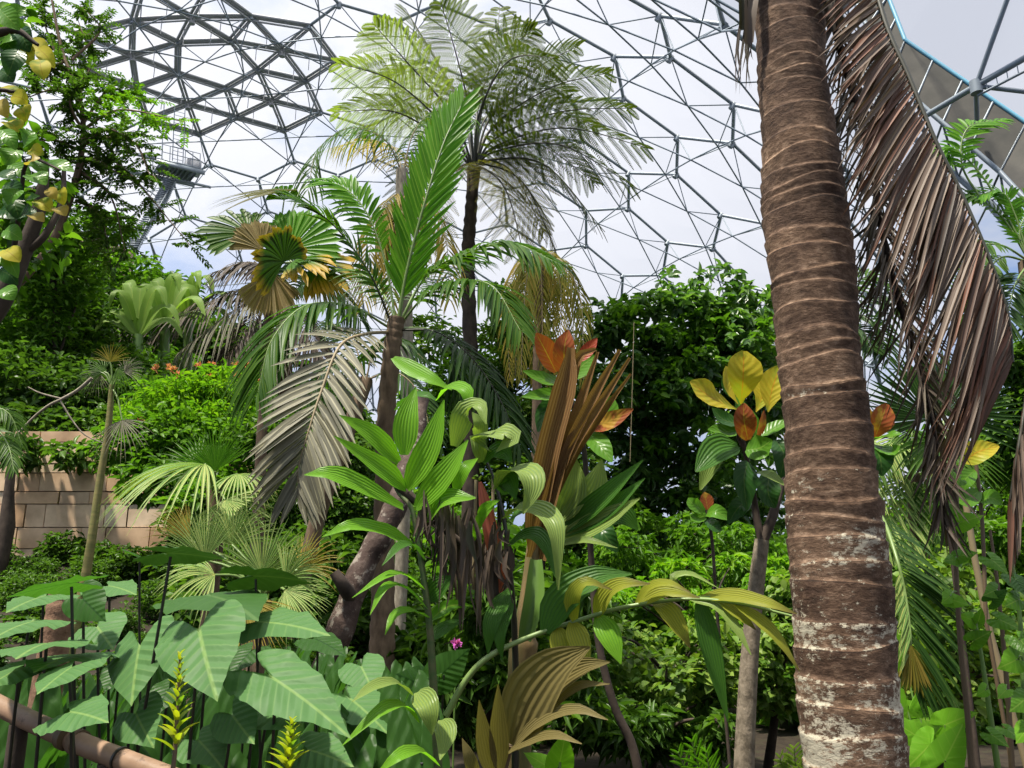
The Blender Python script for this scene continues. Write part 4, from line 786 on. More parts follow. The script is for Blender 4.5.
# ------------------------------------------------------------------ second young palm: glaucous folded leaflets
yg = thing('young_palm', 'young palm with dull grey green folded leaflets beside the orange spear leaf', 'palm', gp(500, 2.9))
q = MB(); q.tube(np.vstack([pcurve([(484, 456, 2.8), (494, 480, 2.8), (504, 520, 2.8), (510, 570, 2.8), (514, 620, 2.85), (516, 680, 2.9)], 40), gp(512, 2.9)[None]]), np.r_[np.linspace(.004, .012, 40), .016], 7); q.build('stem', M['stem_dark'], yg)
for a_, w_, mk, f_ in [([(482, 462, 2.75), (484, 440, 2.7), (498, 434, 2.62), (512, 438, 2.6), (496, 452, 2.6)], 34, 'broad_pale', (.2, -.8, .6)), ([(484, 460, 2.75), (500, 452, 2.65), (512, 462, 2.62)], 24, 'broad_deep', (0, -1, .3)),
 ([(497, 488, 2.75), (510, 472, 2.65), (528, 474, 2.55), (532, 490, 2.52), (523, 514, 2.52)], 34, 'broad_pale', (.3, -.9, .5)), ([(500, 492, 2.78), (508, 480, 2.7), (516, 500, 2.68)], 24, 'broad_deep', (0, -1, .1)),
 ([(505, 518, 2.75), (522, 508, 2.65), (545, 515, 2.55), (556, 535, 2.5), (558, 590, 2.5)], 30, 'broad_pale', (.3, -.9, .5)), ([(508, 545, 2.75), (530, 535, 2.65), (545, 545, 2.6), (556, 578, 2.55)], 22, 'broad_deep', (.2, -.9, .5)),
 ([(510, 520, 2.78), (525, 512, 2.75), (545, 512, 2.7)], 20, 'broad_deep', (0, -.6, .9)), ([(480, 520, 2.75), (486, 508, 2.7), (500, 500, 2.66)], 12, 'broad_bright', (0, -1, .4)), ([(474, 540, 2.75), (480, 520, 2.7), (492, 505, 2.68), (497, 505, 2.68)], 10, 'broad_bright', (0, -1, .4)),
 ([(478, 440, 2.85), (480, 425, 2.8), (472, 412, 2.8)], 16, 'broad_pale', (0, -1, .4)), ([(512, 600, 2.8), (500, 630, 2.7), (502, 660, 2.7)], 14, 'broad_deep', (0, -1, .2)), ([(510, 590, 2.8), (492, 620, 2.7), (488, 655, 2.7)], 18, 'broad_deep', (0, -1, .2))]:
    blade_obj('leaflet', yg, a_, w_, M[mk], face=f_, ns=14)
# rolled red spathe, pale sticks and the shredded dead leaves that hang there
rd = blade_obj('red_sheath', yg, [(480, 482, 2.85), (486, 510, 2.82), (493, 545, 2.82), (500, 575, 2.84), (502, 600, 2.85)], 15, leafmat('red_sheath', [(.42, .12, .09), (.38, .10, .08)], .3, .45, lines=(6.283*3, (.20, .05, .04), .6)), prof=OV, fold=.4, label='rolled dull red sheath')
q = MB()
for a_, b_ in (((476, 480), (473, 590)), ((493, 478), (493, 590)), ((505, 540), (508, 610))): q.tube(np.array([P(*a_, 2.87), P(*b_, 2.87)]), .006, 6)
q.build('dry_stalk', M['rach_tan'], yg)
db = thing('dead_leaf_mass', 'hanging tangle of shredded dark brown dead leaves between the young palms', 'dead leaves', P(478, 520, 2.75))
q = MB()
for k in range(70):
    x, y = rng.uniform(420, 510), 0; y = 500+(x-420)*.45+rng.uniform(-14, 14); l_ = rng.uniform(25, 95)*(1.2 if 440 < x < 500 else .6); dz = rng.uniform(-.15, .12)
    blade(q, [(x, y, 2.75+dz), (x+rng.uniform(-8, 8), y+l_*.5, 2.75+dz), (x+rng.uniform(-12, 12), y+l_, 2.75+dz)], rng.uniform(2, 9), prof=LN, fold=.5, ns=6, cross=1, face=(rng.uniform(-.8, .8), -1, .1))
q.build('shreds', M['dead_dark'], db)
q = MB()
for k in range(16): x, y = rng.uniform(425, 505), rng.uniform(500, 560); q.tube(pcurve([(x, y, 2.72), (x+rng.uniform(-14, 14), y+rng.uniform(-25, 25), 2.7), (x+rng.uniform(-20, 20), y+rng.uniform(10, 60), 2.7)], 10), .0022, 4)
limb(q, [P(398, 485, 2.72), P(420, 505, 2.72), P(445, 530, 2.75), P(465, 545, 2.75)], .018, .012); q.build('twigs', M['bark_dark'], db)

# ------------------------------------------------------------------ palm with the orange spear leaf
op = thing('spear_leaf_palm', 'palm with folded orange brown new spear leaf and long arching yellow green frond', 'palm', gp(520, 3.1))
q = MB(); q.tube(np.vstack([pcurve([(534, 545, 3.05), (530, 590, 3.05), (524, 640, 3.05), (519, 700, 3.05), (517, 768, 3.05), (517, 860, 3.05)], 50), gp(518, 3.1)[None]]), np.r_[np.linspace(.026, .040, 20), np.linspace(.052, .048, 5), np.linspace(.046, .05, 25), .055], 12); q.build('stem', barkmat('green_brown_sheath', [(.35, (.07, .085, .025)), (.5, (.13, .10, .04)), (.7, (.20, .13, .06))], (12, 12, 2), .5, .2), op)
q = MB(); blade(q, [(536, 560, 3), (534, 600, 2.98), (525, 640, 2.98)], 19, prof=lambda s: .6+.4*np.sin(s*3), fold=.5); q.build('leaf_sheath', M['stem_green'], op)
for a_, w_ in [([(533, 560, 3.05), (536, 515, 3.03), (549, 450, 3.0), (566, 385, 2.98), (571, 348, 2.98)], 24), ([(540, 540, 3.06), (546, 500, 3.05), (556, 450, 3.04), (566, 400, 3.03), (578, 360, 3.0), (596, 350, 3.0)], 14),
               ([(545, 520, 3.02), (560, 455, 3.0), (578, 410, 2.97), (598, 352, 2.95)], 10), ([(547, 518, 3.02), (566, 455, 2.98), (590, 405, 2.94), (620, 350, 2.9)], 11), ([(548, 515, 3.02), (568, 460, 2.98), (596, 412, 2.93), (630, 358, 2.88)], 9), ([(549, 515, 3.04), (572, 462, 3.0), (600, 418, 2.95), (631, 374, 2.9)], 7)]:
    blade_obj('spear_leaflet', op, a_, w_, M['orange_frond'], prof=lambda s: np.clip(.35+s*2.2, 0, 1)*np.clip((1-s)*3.5, .15, 1)**.6, fold=.45, ns=14, label='orange brown unopened leaflet')
q = MB(); blade(q, [(537, 558, 3.04), (545, 520, 3.02), (556, 480, 3), (566, 440, 3.0)], 20, prof=lambda s: 1-.45*s, fold=.6, ns=10); q.build('spear_base', M['orange_frond'], op)
for a_, w_, mk in [([(560, 520, 3.1), (575, 492, 3.05), (576, 458, 3.05)], 28, 'broad_pale'), ([(560, 528, 3.1), (592, 492, 3.05), (602, 460, 3.05)], 32, 'broad_pale'), ([(562, 532, 3.1), (600, 500, 3.0), (643, 460, 2.95)], 22, 'broad_deep'), ([(562, 535, 3.1), (605, 512, 3.0), (645, 478, 2.95)], 20, 'broad_deep'),
                   ([(560, 540, 3.1), (600, 522, 3.0), (640, 498, 2.95)], 24, 'broad_pale'), ([(558, 545, 3.1), (585, 540, 3.0), (618, 548, 2.95)], 8, 'broad_pale'), ([(553, 520, 3.1), (554, 490, 3.1), (558, 468, 3.1)], 22, 'broad_pale'), ([(600, 520, 3.15), (622, 515, 3.1), (638, 530, 3.1)], 26, 'broad_deep')]:
    blade_obj('leaflet', op, a_, w_, M[mk], face=(-.1, -1, .4))
# the long arching frond
A0 = [(446, 716, 2.7), (466, 680, 2.7), (490, 656, 2.7), (532, 636, 2.75), (580, 620, 2.75), (625, 607, 2.7), (689, 599, 2.65), (741, 604, 2.55), (792, 616, 2.5)]
q = MB(); q.tube(pcurve(A0, 50), np.linspace(.011, .004, 50), 7); af = q.build('frond', M['rach_green'], op); af['label'] = 'long arching rachis with yellowing leaflets'
for a_, w_, mk, f_ in [([(545, 632, 2.75), (562, 600, 2.75), (595, 578, 2.75), (632, 574, 2.75)], 34, 'broad_deep', (0, -.9, .6)), ([(575, 622, 2.75), (572, 600, 2.72), (585, 582, 2.7), (612, 590, 2.68)], 16, 'broad_yellow', (0, -.9, .6)), ([(596, 616, 2.75), (606, 596, 2.7), (622, 585, 2.66), (650, 584, 2.62)], 22, 'broad_yellow', (0, -.9, .7)),
  ([(572, 622, 2.75), (580, 645, 2.7), (588, 672, 2.68)], 22, 'broad_yellow', (.1, -1, .1)), ([(598, 616, 2.75), (610, 638, 2.7), (621, 664, 2.68)], 24, 'broad_bright', (.1, -1, .1)), ([(558, 628, 2.75), (562, 650, 2.72), (566, 690, 2.7)], 22, 'broad_yellow', (0, -1, .1)),
  ([(636, 604, 2.7), (650, 588, 2.65), (668, 584, 2.6), (690, 592, 2.55)], 14, 'broad_yellow', (0, -.8, .7)), ([(655, 602, 2.7), (668, 612, 2.66), (680, 630, 2.64), (690, 648, 2.62)], 22, 'broad_yellow', (.3, -1, .2)), ([(690, 599, 2.65), (716, 606, 2.6), (735, 628, 2.55), (751, 655, 2.52)], 17, 'broad_pale', (.4, -.9, .5)),
  ([(699, 600, 2.65), (706, 630, 2.63), (716, 672, 2.62), (728, 722, 2.62)], 22, 'broad_deep', (.1, -1, .1)), ([(640, 602, 2.7), (665, 592, 2.66), (700, 598, 2.6)], 18, 'broad_yellow', (0, -.9, .6)), ([(700, 598, 2.65), (730, 596, 2.58), (765, 603, 2.5), (797, 614, 2.46)], 18, 'broad_yellow', (0, -.9, .6)),
  ([(735, 604, 2.56), (760, 622, 2.52), (778, 640, 2.5), (800, 672, 2.48)], 17, 'broad_yellow', (.4, -.9, .4)), ([(720, 602, 2.6), (740, 616, 2.56), (756, 630, 2.54)], 14, 'broad_yellow', (.3, -.9, .4)), ([(690, 600, 2.66), (672, 580, 2.66), (690, 574, 2.64), (718, 588, 2.6)], 9, 'broad_pale', (0, -.8, .8))]:
    blade_obj('leaflet', af, a_, w_, M[mk], face=f_)
bf = thing('young_palm', 'low young palm with olive brown ribbed leaves under the arching frond', 'palm', gp(505, 2.35))
q = MB(); q.tube(np.vstack([P(510, 745, 2.3)[None], P(504, 770, 2.32)[None], gp(505, 2.35)[None]]), .01, 7); q.build('stem', M['stem_brown'], bf)
for a_, w_, f_ in [([(512, 745, 2.3), (530, 700, 2.25), (555, 668, 2.2), (590, 647, 2.15)], 54, (-.3, -1, .2)), ([(514, 742, 2.3), (548, 690, 2.25), (580, 668, 2.2), (610, 662, 2.15)], 26, (-.2, -1, .4)), ([(520, 738, 2.3), (552, 704, 2.25), (580, 686, 2.2), (610, 684, 2.15)], 13, (-.1, -1, .6)),
                   ([(512, 748, 2.3), (540, 722, 2.22), (575, 710, 2.15), (608, 720, 2.1)], 17, (-.1, -.8, .8)), ([(506, 754, 2.3), (530, 742, 2.22), (555, 736, 2.15), (582, 744, 2.1)], 15, (0, -.8, .8)), ([(500, 772, 2.3), (498, 730, 2.25), (498, 684, 2.2)], 19, (.2, -1, .1)), ([(492, 775, 2.3), (484, 740, 2.25), (479, 700, 2.2)], 18, (.2, -1, .1)), ([(478, 790, 2.3), (470, 760, 2.25), (462, 738, 2.25)], 13, (.2, -1, .1))]:
    blade_obj('leaflet', bf, a_, w_, M['olive_leaf2'], face=f_)

# ------------------------------------------------------------------ shrub with orange red young leaves
rs_ = thing('red_leaf_shrub', 'thin dark stemmed shrub with upright orange red young leaves over green ones', 'shrub', gp(640, 4))
q = MB(); q.tube(np.vstack([pcurve([(568, 392, 4), (580, 425, 4), (586, 470, 4), (590, 540, 4), (594, 600, 4), (600, 650, 4), (614, 705, 4), (632, 745, 4), (642, 790, 4)], 60), gp(644, 4)[None]]), np.r_[np.linspace(.010, .022, 60), .025], 8); q.build('stem', M['bark_dark'], rs_)
for a_, w_, mk, f_ in [([(556, 372, 4), (545, 350, 3.9), (536, 333, 3.85)], 24, 'oval_orange', 0), ([(566, 378, 3.95), (564, 352, 3.85), (568, 330, 3.85)], 24, 'oval_orange', 0), ([(578, 362, 4), (588, 350, 4), (597, 338, 4)], 14, 'oval_red', 0), ([(588, 427, 4), (608, 422, 3.9), (633, 409, 3.85)], 20, 'oval_orange', 0), ([(585, 425, 4), (592, 412, 3.95), (604, 398, 3.95)], 16, 'oval_red', 0),
    ([(565, 382, 4), (545, 380, 3.9), (523, 371, 3.85)], 18, 'oval_green', 1), ([(566, 392, 4), (545, 396, 3.9), (522, 397, 3.8)], 18, 'oval_green', 1), ([(570, 380, 4.05), (582, 366, 4.1), (596, 356, 4.15)], 24, 'oval_green', 0), ([(592, 425, 4), (606, 415, 3.95), (612, 396, 3.95)], 26, 'oval_green', 0), ([(588, 432, 4), (600, 446, 3.9), (612, 462, 3.85)], 22, 'oval_green', 0),
    ([(562, 400, 4), (546, 412, 3.9), (538, 432, 3.85)], 20, 'oval_dark', 0), ([(580, 440, 4), (566, 450, 3.9), (558, 470, 3.85)], 18, 'oval_dark', 0), ([(600, 512, 4.1), (618, 512, 4.1), (640, 530, 4.1)], 24, 'oval_green', 1), ([(594, 520, 4), (604, 534, 3.9), (618, 552, 3.9)], 22, 'oval_dark', 0)]:
    blade_obj('leaf', rs_, a_, w_, M[mk], face=(0, -1, .2) if not f_ else (0, -.9, .4), prof=OV, label='orange red young leaf' if 'orange' in mk or 'red' in mk else None)

# ------------------------------------------------------------------ small tree with yellow leaves
yt = thing('yellow_leaf_tree', 'small tree with big rounded yellow and orange leaves left of the big palm trunk', 'tree', gp(746, 4))
bm_ = barkmat('speckled_bark', [(.35, (.10, .08, .055)), (.6, (.22, .18, .13))], (30, 30, 20), .85, .5)
q = MB(); q.tube(np.vstack([pcurve([(762, 540, 4), (757, 580, 4), (751, 640, 4), (747, 700, 4), (744, 770, 4), (743, 850, 4)], 40), gp(743, 4)[None]]), np.r_[np.linspace(.035, .05, 40), .06], 12); q.build('trunk', bm_, yt)
q = MB(); limb(q, [P(762, 542, 4), P(757, 520, 4), P(754, 500, 4), P(750, 478, 3.95), P(744, 445, 3.9), P(740, 420, 3.9)], .022, .008, 20, 8); limb(q, [P(762, 542, 4), P(772, 518, 4), P(780, 490, 4.05), P(790, 462, 4.1)], .028, .015, 16, 8); limb(q, [P(745, 450, 3.9), P(738, 438, 3.9), P(741, 425, 3.85), P(752, 415, 3.85)], .008, .006, 10, 6); limb(q, [P(790, 462, 4.1), P(830, 440, 4.3), P(872, 432, 4.3)], .014, .008, 10, 6); q.build('branches', M['bark_dark'], yt)
for a_, w_, mk, f_, pr in [([(738, 410, 3.9), (712, 398, 3.75), (690, 382, 3.7)], 30, 'oval_yellow', (0, -.9, .4), OB), ([(741, 404, 3.88), (743, 378, 3.8), (744, 351, 3.8)], 38, 'oval_yellow', (.1, -1, .1), OB), ([(738, 404, 3.9), (727, 388, 3.9), (726, 366, 3.92)], 16, 'oval_yellow', (.6, -.8, .1), OB), ([(742, 402, 3.95), (733, 388, 3.97), (732, 368, 3.97)], 22, 'oval_dark', (-.3, -1, 0), OB), ([(768, 412, 3.95), (772, 390, 3.95), (780, 366, 3.95)], 28, 'oval_yellow', (-.2, -1, .1), OB), ([(756, 412, 3.95), (762, 396, 3.98), (760, 380, 4)], 20, 'oval_yellow', (0, -1, 0), OB),  # the dark blade among the yellow ones stands in for inner shade
    ([(748, 440, 3.8), (744, 420, 3.74), (744, 403, 3.74)], 24, 'oval_orange', (0, -1, 0), OV), ([(757, 438, 3.82), (761, 424, 3.8), (764, 410, 3.8)], 13, 'oval_orange', (.7, -.8, 0), OV), ([(757, 437, 3.9), (748, 422, 3.9), (735, 396, 3.92)], 22, 'oval_green', (0, -.8, .6), OV), ([(746, 450, 3.85), (760, 448, 3.8), (772, 440, 3.75)], 30, 'oval_green', (0, -.9, .3), OV), ([(742, 428, 3.95), (725, 432, 3.95), (708, 430, 3.9)], 22, 'oval_green', (0, -.8, .6), OV), ([(740, 424, 3.95), (724, 420, 3.95), (712, 408, 3.95)], 20, 'oval_dark', (0, -.8, .6), OV),
    ([(748, 462, 3.85), (744, 480, 3.8), (747, 510, 3.8)], 26, 'oval_dark', (.1, -1, 0), OV), ([(738, 446, 3.85), (718, 450, 3.8), (696, 472, 3.75)], 34, 'broad_deep', (0, -.8, .5), OV), ([(736, 444, 3.86), (715, 456, 3.85), (700, 490, 3.85)], 22, 'broad_pale', (0, -.8, .4), OV), ([(758, 472, 3.85), (770, 476, 3.8), (786, 486, 3.78)], 14, 'broad_pale', (0, -.7, .7), OV), ([(770, 470, 3.95), (768, 492, 3.9), (775, 508, 3.9)], 24, 'oval_dark', (0, -1, 0), OV), ([(776, 440, 4), (784, 455, 3.95), (780, 478, 3.95)], 26, 'oval_dark', (0, -1, .1), OV),
    ([(762, 436, 3.9), (776, 428, 3.9), (790, 420, 3.9)], 18, 'oval_green', (0, -.6, .8), OV), ([(750, 500, 3.95), (738, 508, 3.9), (728, 524, 3.9)], 18, 'oval_dark', (0, -.9, .3), OV),
    ([(874, 440, 4.3), (880, 424, 4.25), (887, 404, 4.25)], 24, 'oval_orange', (0, -1, 0), OB), ([(872, 436, 4.3), (866, 422, 4.3), (868, 406, 4.3)], 16, 'oval_orange', (.5, -1, 0), OB), ([(874, 440, 4.3), (888, 436, 4.2), (902, 434, 4.15)], 16, 'oval_green', (0, -.7, .7), OV), ([(872, 438, 4.3), (860, 440, 4.2), (884, 446, 4.1)], 10, 'broad_pale', (0, -.7, .7), OV), ([(873, 444, 4.3), (880, 458, 4.2), (882, 476, 4.2)], 26, 'oval_dark', (0, -1, 0), OV), ([(874, 446, 4.3), (890, 452, 4.2), (900, 446, 4.15)], 18, 'oval_green', (0, -.8, .5), OV)]:
    blade_obj('leaf', yt, a_, w_, M[mk], face=f_, prof=pr, cross=2)
sm_ = thing('leafy_sapling', 'small leafy sapling with one orange bud leaf beyond the yellow leaved tree', 'sapling', gp(706, 6))
q = MB(); q.tube(np.vstack([pcurve([(706, 510, 6), (712, 540, 6), (716, 600, 6)], 20), gp(716, 6)[None]]), .012, 6); q.build('stem', M['bark_dark'], sm_)
for a_, w_, mk in [([(706, 512, 6), (694, 505, 5.9), (688, 498, 5.9)], 16, 'oval_green'), ([(706, 514, 6), (716, 512, 5.9), (732, 520, 5.9)], 16, 'oval_green'), ([(708, 510, 6), (706, 500, 6), (704, 492, 6)], 14, 'oval_orange'), ([(706, 516, 6), (696, 518, 5.9), (690, 516, 5.9)], 12, 'oval_green'), ([(707, 518, 6), (714, 526, 5.9), (722, 530, 5.9)], 14, 'oval_dark')]: blade_obj('leaf', sm_, a_, w_, M[mk], prof=OV)

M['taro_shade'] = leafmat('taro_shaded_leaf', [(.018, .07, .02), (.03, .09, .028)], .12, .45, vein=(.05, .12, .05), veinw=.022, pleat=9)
# ------------------------------------------------------------------ elephant ears
TP = [  # attach, tip, face, width, material, petiole foot column (or None), label
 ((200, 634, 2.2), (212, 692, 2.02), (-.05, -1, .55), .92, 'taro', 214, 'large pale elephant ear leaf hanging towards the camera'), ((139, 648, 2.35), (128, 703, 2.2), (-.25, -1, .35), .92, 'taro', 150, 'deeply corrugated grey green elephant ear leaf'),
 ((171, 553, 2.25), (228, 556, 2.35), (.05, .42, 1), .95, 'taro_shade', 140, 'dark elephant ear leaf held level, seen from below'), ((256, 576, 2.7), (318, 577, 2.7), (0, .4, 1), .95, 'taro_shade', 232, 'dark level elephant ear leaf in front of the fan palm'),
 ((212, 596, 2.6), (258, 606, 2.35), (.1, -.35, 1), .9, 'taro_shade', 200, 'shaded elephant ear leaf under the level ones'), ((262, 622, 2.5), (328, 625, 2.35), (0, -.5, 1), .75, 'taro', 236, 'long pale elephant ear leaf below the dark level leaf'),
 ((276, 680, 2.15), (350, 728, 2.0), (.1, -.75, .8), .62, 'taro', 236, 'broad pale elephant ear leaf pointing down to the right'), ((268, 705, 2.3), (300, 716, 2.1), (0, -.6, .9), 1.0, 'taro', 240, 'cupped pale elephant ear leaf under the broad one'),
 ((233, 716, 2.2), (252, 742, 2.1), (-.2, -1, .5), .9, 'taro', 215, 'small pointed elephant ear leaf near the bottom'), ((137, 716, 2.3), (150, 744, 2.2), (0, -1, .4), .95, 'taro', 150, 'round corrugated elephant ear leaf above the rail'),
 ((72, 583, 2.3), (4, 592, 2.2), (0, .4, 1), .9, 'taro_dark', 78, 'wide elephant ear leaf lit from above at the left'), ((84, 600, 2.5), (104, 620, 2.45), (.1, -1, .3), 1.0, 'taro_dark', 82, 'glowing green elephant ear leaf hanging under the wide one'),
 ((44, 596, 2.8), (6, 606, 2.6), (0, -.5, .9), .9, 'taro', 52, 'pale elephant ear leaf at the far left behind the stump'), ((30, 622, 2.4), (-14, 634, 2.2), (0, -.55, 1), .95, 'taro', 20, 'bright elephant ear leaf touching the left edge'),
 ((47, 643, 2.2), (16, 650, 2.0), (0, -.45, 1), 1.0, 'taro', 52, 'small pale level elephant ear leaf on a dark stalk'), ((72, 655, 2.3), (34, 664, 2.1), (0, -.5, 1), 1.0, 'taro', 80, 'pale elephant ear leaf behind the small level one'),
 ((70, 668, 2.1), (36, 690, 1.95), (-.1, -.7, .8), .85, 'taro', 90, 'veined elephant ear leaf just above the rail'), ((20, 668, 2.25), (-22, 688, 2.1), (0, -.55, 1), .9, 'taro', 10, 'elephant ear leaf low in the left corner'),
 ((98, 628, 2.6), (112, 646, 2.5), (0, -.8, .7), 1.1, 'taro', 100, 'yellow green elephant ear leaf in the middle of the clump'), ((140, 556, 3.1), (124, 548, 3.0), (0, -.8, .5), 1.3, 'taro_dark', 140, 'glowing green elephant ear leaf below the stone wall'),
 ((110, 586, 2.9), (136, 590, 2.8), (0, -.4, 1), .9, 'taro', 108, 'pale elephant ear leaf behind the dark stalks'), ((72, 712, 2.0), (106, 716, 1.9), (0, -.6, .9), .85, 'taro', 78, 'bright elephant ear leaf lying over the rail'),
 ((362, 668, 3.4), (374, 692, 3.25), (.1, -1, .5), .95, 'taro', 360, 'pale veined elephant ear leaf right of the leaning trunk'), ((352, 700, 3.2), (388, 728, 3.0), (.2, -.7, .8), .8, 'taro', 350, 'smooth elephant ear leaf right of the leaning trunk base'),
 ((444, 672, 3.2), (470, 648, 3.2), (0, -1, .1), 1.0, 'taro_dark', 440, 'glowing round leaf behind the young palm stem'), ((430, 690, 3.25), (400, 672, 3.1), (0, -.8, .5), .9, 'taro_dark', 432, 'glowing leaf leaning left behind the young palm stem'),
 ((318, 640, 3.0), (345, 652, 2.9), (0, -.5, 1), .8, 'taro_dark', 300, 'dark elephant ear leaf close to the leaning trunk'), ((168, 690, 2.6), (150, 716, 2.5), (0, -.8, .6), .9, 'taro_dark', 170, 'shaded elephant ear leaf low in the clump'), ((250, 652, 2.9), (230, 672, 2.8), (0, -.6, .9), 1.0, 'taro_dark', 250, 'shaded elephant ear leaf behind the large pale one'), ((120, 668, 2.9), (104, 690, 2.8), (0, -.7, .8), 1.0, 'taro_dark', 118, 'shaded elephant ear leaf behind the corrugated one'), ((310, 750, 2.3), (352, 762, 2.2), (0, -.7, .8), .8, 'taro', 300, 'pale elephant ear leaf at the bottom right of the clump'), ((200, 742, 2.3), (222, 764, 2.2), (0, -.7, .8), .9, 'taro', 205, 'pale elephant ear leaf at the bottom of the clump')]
for A_, T_, fc, wd, mk, foot, lab in TP:
    a_ = P(*A_); t_ = P(*T_); b_ = gp(foot, A_[2]+.12); b_[2] -= .03
    el = thing('elephant_ear', lab, 'plant', b_, 'elephant ear leaves each on its own stalk'); q = MB(); heart(q, a_, t_, fc, wd*1.28, seed=A_[0]); q.build('leaf_blade', M[mk], el)
    q = MB(); limb(q, [b_, b_*.55+a_*.45+np.array([rng.uniform(-.12, .12), .09, 0]), a_-np.array([0, 0, .01])], .0065, .004, 14, 6); q.build('petiole', M['stem_dark'], el)
# filler leaves deep in the clump: same kind, dark colour stands in for the shade in there
proto_e = None; k_ = 0
for k, x_ in enumerate(np.linspace(-10, 420, 76)):
    d_ = rng.uniform(2.5, 4.4); y_ = rng.uniform(650, 790) if d_ < 3.4 else rng.uniform(625, 690); a_ = P(x_, y_, d_)
    if a_[2] < float(H(a_[0], a_[1]))+.12: continue
    b_ = G(a_[0], a_[1]+.1)
    if proto_e is None:
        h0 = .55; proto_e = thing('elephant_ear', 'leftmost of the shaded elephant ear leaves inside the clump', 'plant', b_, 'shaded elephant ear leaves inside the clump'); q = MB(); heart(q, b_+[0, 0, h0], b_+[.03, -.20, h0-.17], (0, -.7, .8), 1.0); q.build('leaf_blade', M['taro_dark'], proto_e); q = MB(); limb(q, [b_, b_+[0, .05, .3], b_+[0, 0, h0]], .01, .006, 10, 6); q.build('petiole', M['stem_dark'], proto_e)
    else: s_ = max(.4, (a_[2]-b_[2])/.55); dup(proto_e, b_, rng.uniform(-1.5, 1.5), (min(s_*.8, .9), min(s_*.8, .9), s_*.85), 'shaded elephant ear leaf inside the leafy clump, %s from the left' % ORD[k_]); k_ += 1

# ginger spikes
for (x, y0, y1, d_, lab) in [(178, 655, 752, 1.95, 'tall yellow green flower spike standing in front of the elephant ears'), (290, 722, 775, 2.0, 'short yellow green flower spike at the bottom edge')]:
    b_ = gp(x, d_); sp_ = thing('flower_spike', lab, 'flower', b_); q = MB(); top = P(x+2, y0, d_); low = P(x-3, y1, d_); q.tube(np.vstack([top[None], low[None], b_[None]]), [.002, .005, .007], 6); q.build('stem', M['stem_brown'], sp_)
    q = MB(); n_ = 34; u = np.linspace(0, 1, n_); th_ = np.arange(n_)*2.4; B_ = top+(low-top)*u[:, None]; D_ = np.c_[np.cos(th_)*.8, np.sin(th_)*.8, np.full(n_, 1.3)-u*.5]
    strips(q, B_, D_, nrm(np.cross(np.cross(D_, UP), D_)), .022+.055*u, .008+.009*u, .25, .3, 4, LN); q.build('bract', leafmat('bract', [(.20, .34, .03), (.28, .36, .03), (.13, .28, .04)], .45, .35), sp_)

# ------------------------------------------------------------------ rail
rl = thing('handrail', 'pale brown round handrail with strap collars crossing the bottom left corner', 'handrail', gp(40, 2.3))
rp = pcurve([(-60, 672, 2.5), (0, 706, 2.4), (75, 741, 2.25), (125, 761, 2.15), (200, 790, 2.05), (300, 830, 1.9)], 40)
q = MB(); q.tube(rp, .026, 20); q.build('rail', barkmat('rail_paint', [(.3, (.17, .105, .065)), (.7, (.29, .19, .125))], (6, 6, 6), .45, .15, ((.12, .075, .05), 20, .6)), rl)
def near(x): return int(np.argmin([abs(px_of(p)[0]-x) for p in rp]))
for x in (66, 78): i = near(x); t_ = nrm(rp[i+1]-rp[i]); q = MB(); c_ = P(x, 741+(x-75)*.42, 2.25); q.tube(np.array([c_-t_*.010, c_+t_*.010]), .0315, 20); q.build('collar', M['stem_brown'] if x == 66 else M['bark_brown'], rl)
c_ = P(121, 759, 2.155); q = MB(); q.tube(np.array([c_-t_*.003, c_+t_*.003]), .029, 20); q.build('joint_ring', M['stem_dark'], rl)
for x in (20, 110): i = near(x); q = MB(); q.tube(np.array([rp[i]-[0, 0, .02], [rp[i][0], rp[i][1], float(H(rp[i][0], rp[i][1]))-.05]]), .024, 12); q.build('post', M['bark_dark'], rl)

# brown stump among the ears
st = thing('tree_stump', 'short reddish brown stump standing among the elephant ears', 'stump', gp(58, 3.2))
q = MB(); q.tube(np.vstack([pcurve([(62, 590, 3.2), (60, 610, 3.2), (55, 640, 3.2)], 10), gp(52, 3.2)[None]]), np.r_[np.linspace(.04, .055, 10)+.004*np.sin(np.arange(10)*2), .07], 12); q.build('trunk', barkmat('red_bark', [(.3, (.10, .05, .03)), (.7, (.26, .16, .10))], (16, 16, 16), .85, .6), st)

# ------------------------------------------------------------------ fan palms behind the ears
f1 = thing('fan_palm', 'bushy fan palm with bright upright fan and drooping pale fingers behind the elephant ears', 'palm', gp(215, 6.5))
q = MB(); q.tube(np.vstack([P(214, 490, 6.5)[None], P(216, 540, 6.5)[None], gp(216, 6.5)[None]]), .06, 10); q.build('trunk', M['bark_brown'], f1)
R1 = (214, 500, 6.5); kw = dict(root=R1)
fanleaf(f1, (215, 471, 6.3), (200, 430, 6.25), .40, 'palm_bright', face=(.2, -1, .3), n=34, span=150, split=.45, droop=.05, label='bright upright fan', **kw)
fanleaf(f1, (205, 464, 6.2), (160, 466, 5.9), .72, 'palm_pale', face=(0, -.35, 1), n=26, span=130, split=.45, droop=.55, **kw)
fanleaf(f1, (238, 474, 6.2), (262, 478, 6.0), .34, 'palm_pale', face=(0, -.3, 1), n=26, span=170, split=.5, droop=.7, **kw)
fanleaf(f1, (225, 500, 6.3), (245, 530, 6.0), .48, 'palm_pale', face=(0, -.8, .6), n=34, span=170, split=.6, droop=.3, **kw)
fanleaf(f1, (198, 470, 6.5), (178, 444, 6.6), .45, 'palm_green', face=(0, -.8, .6), n=30, span=160, split=.5, droop=.25, **kw)
f2 = thing('fan_palm', 'low fan palm with pale fans and yellow spikes just behind the dark level leaves', 'palm', gp(270, 5.2))
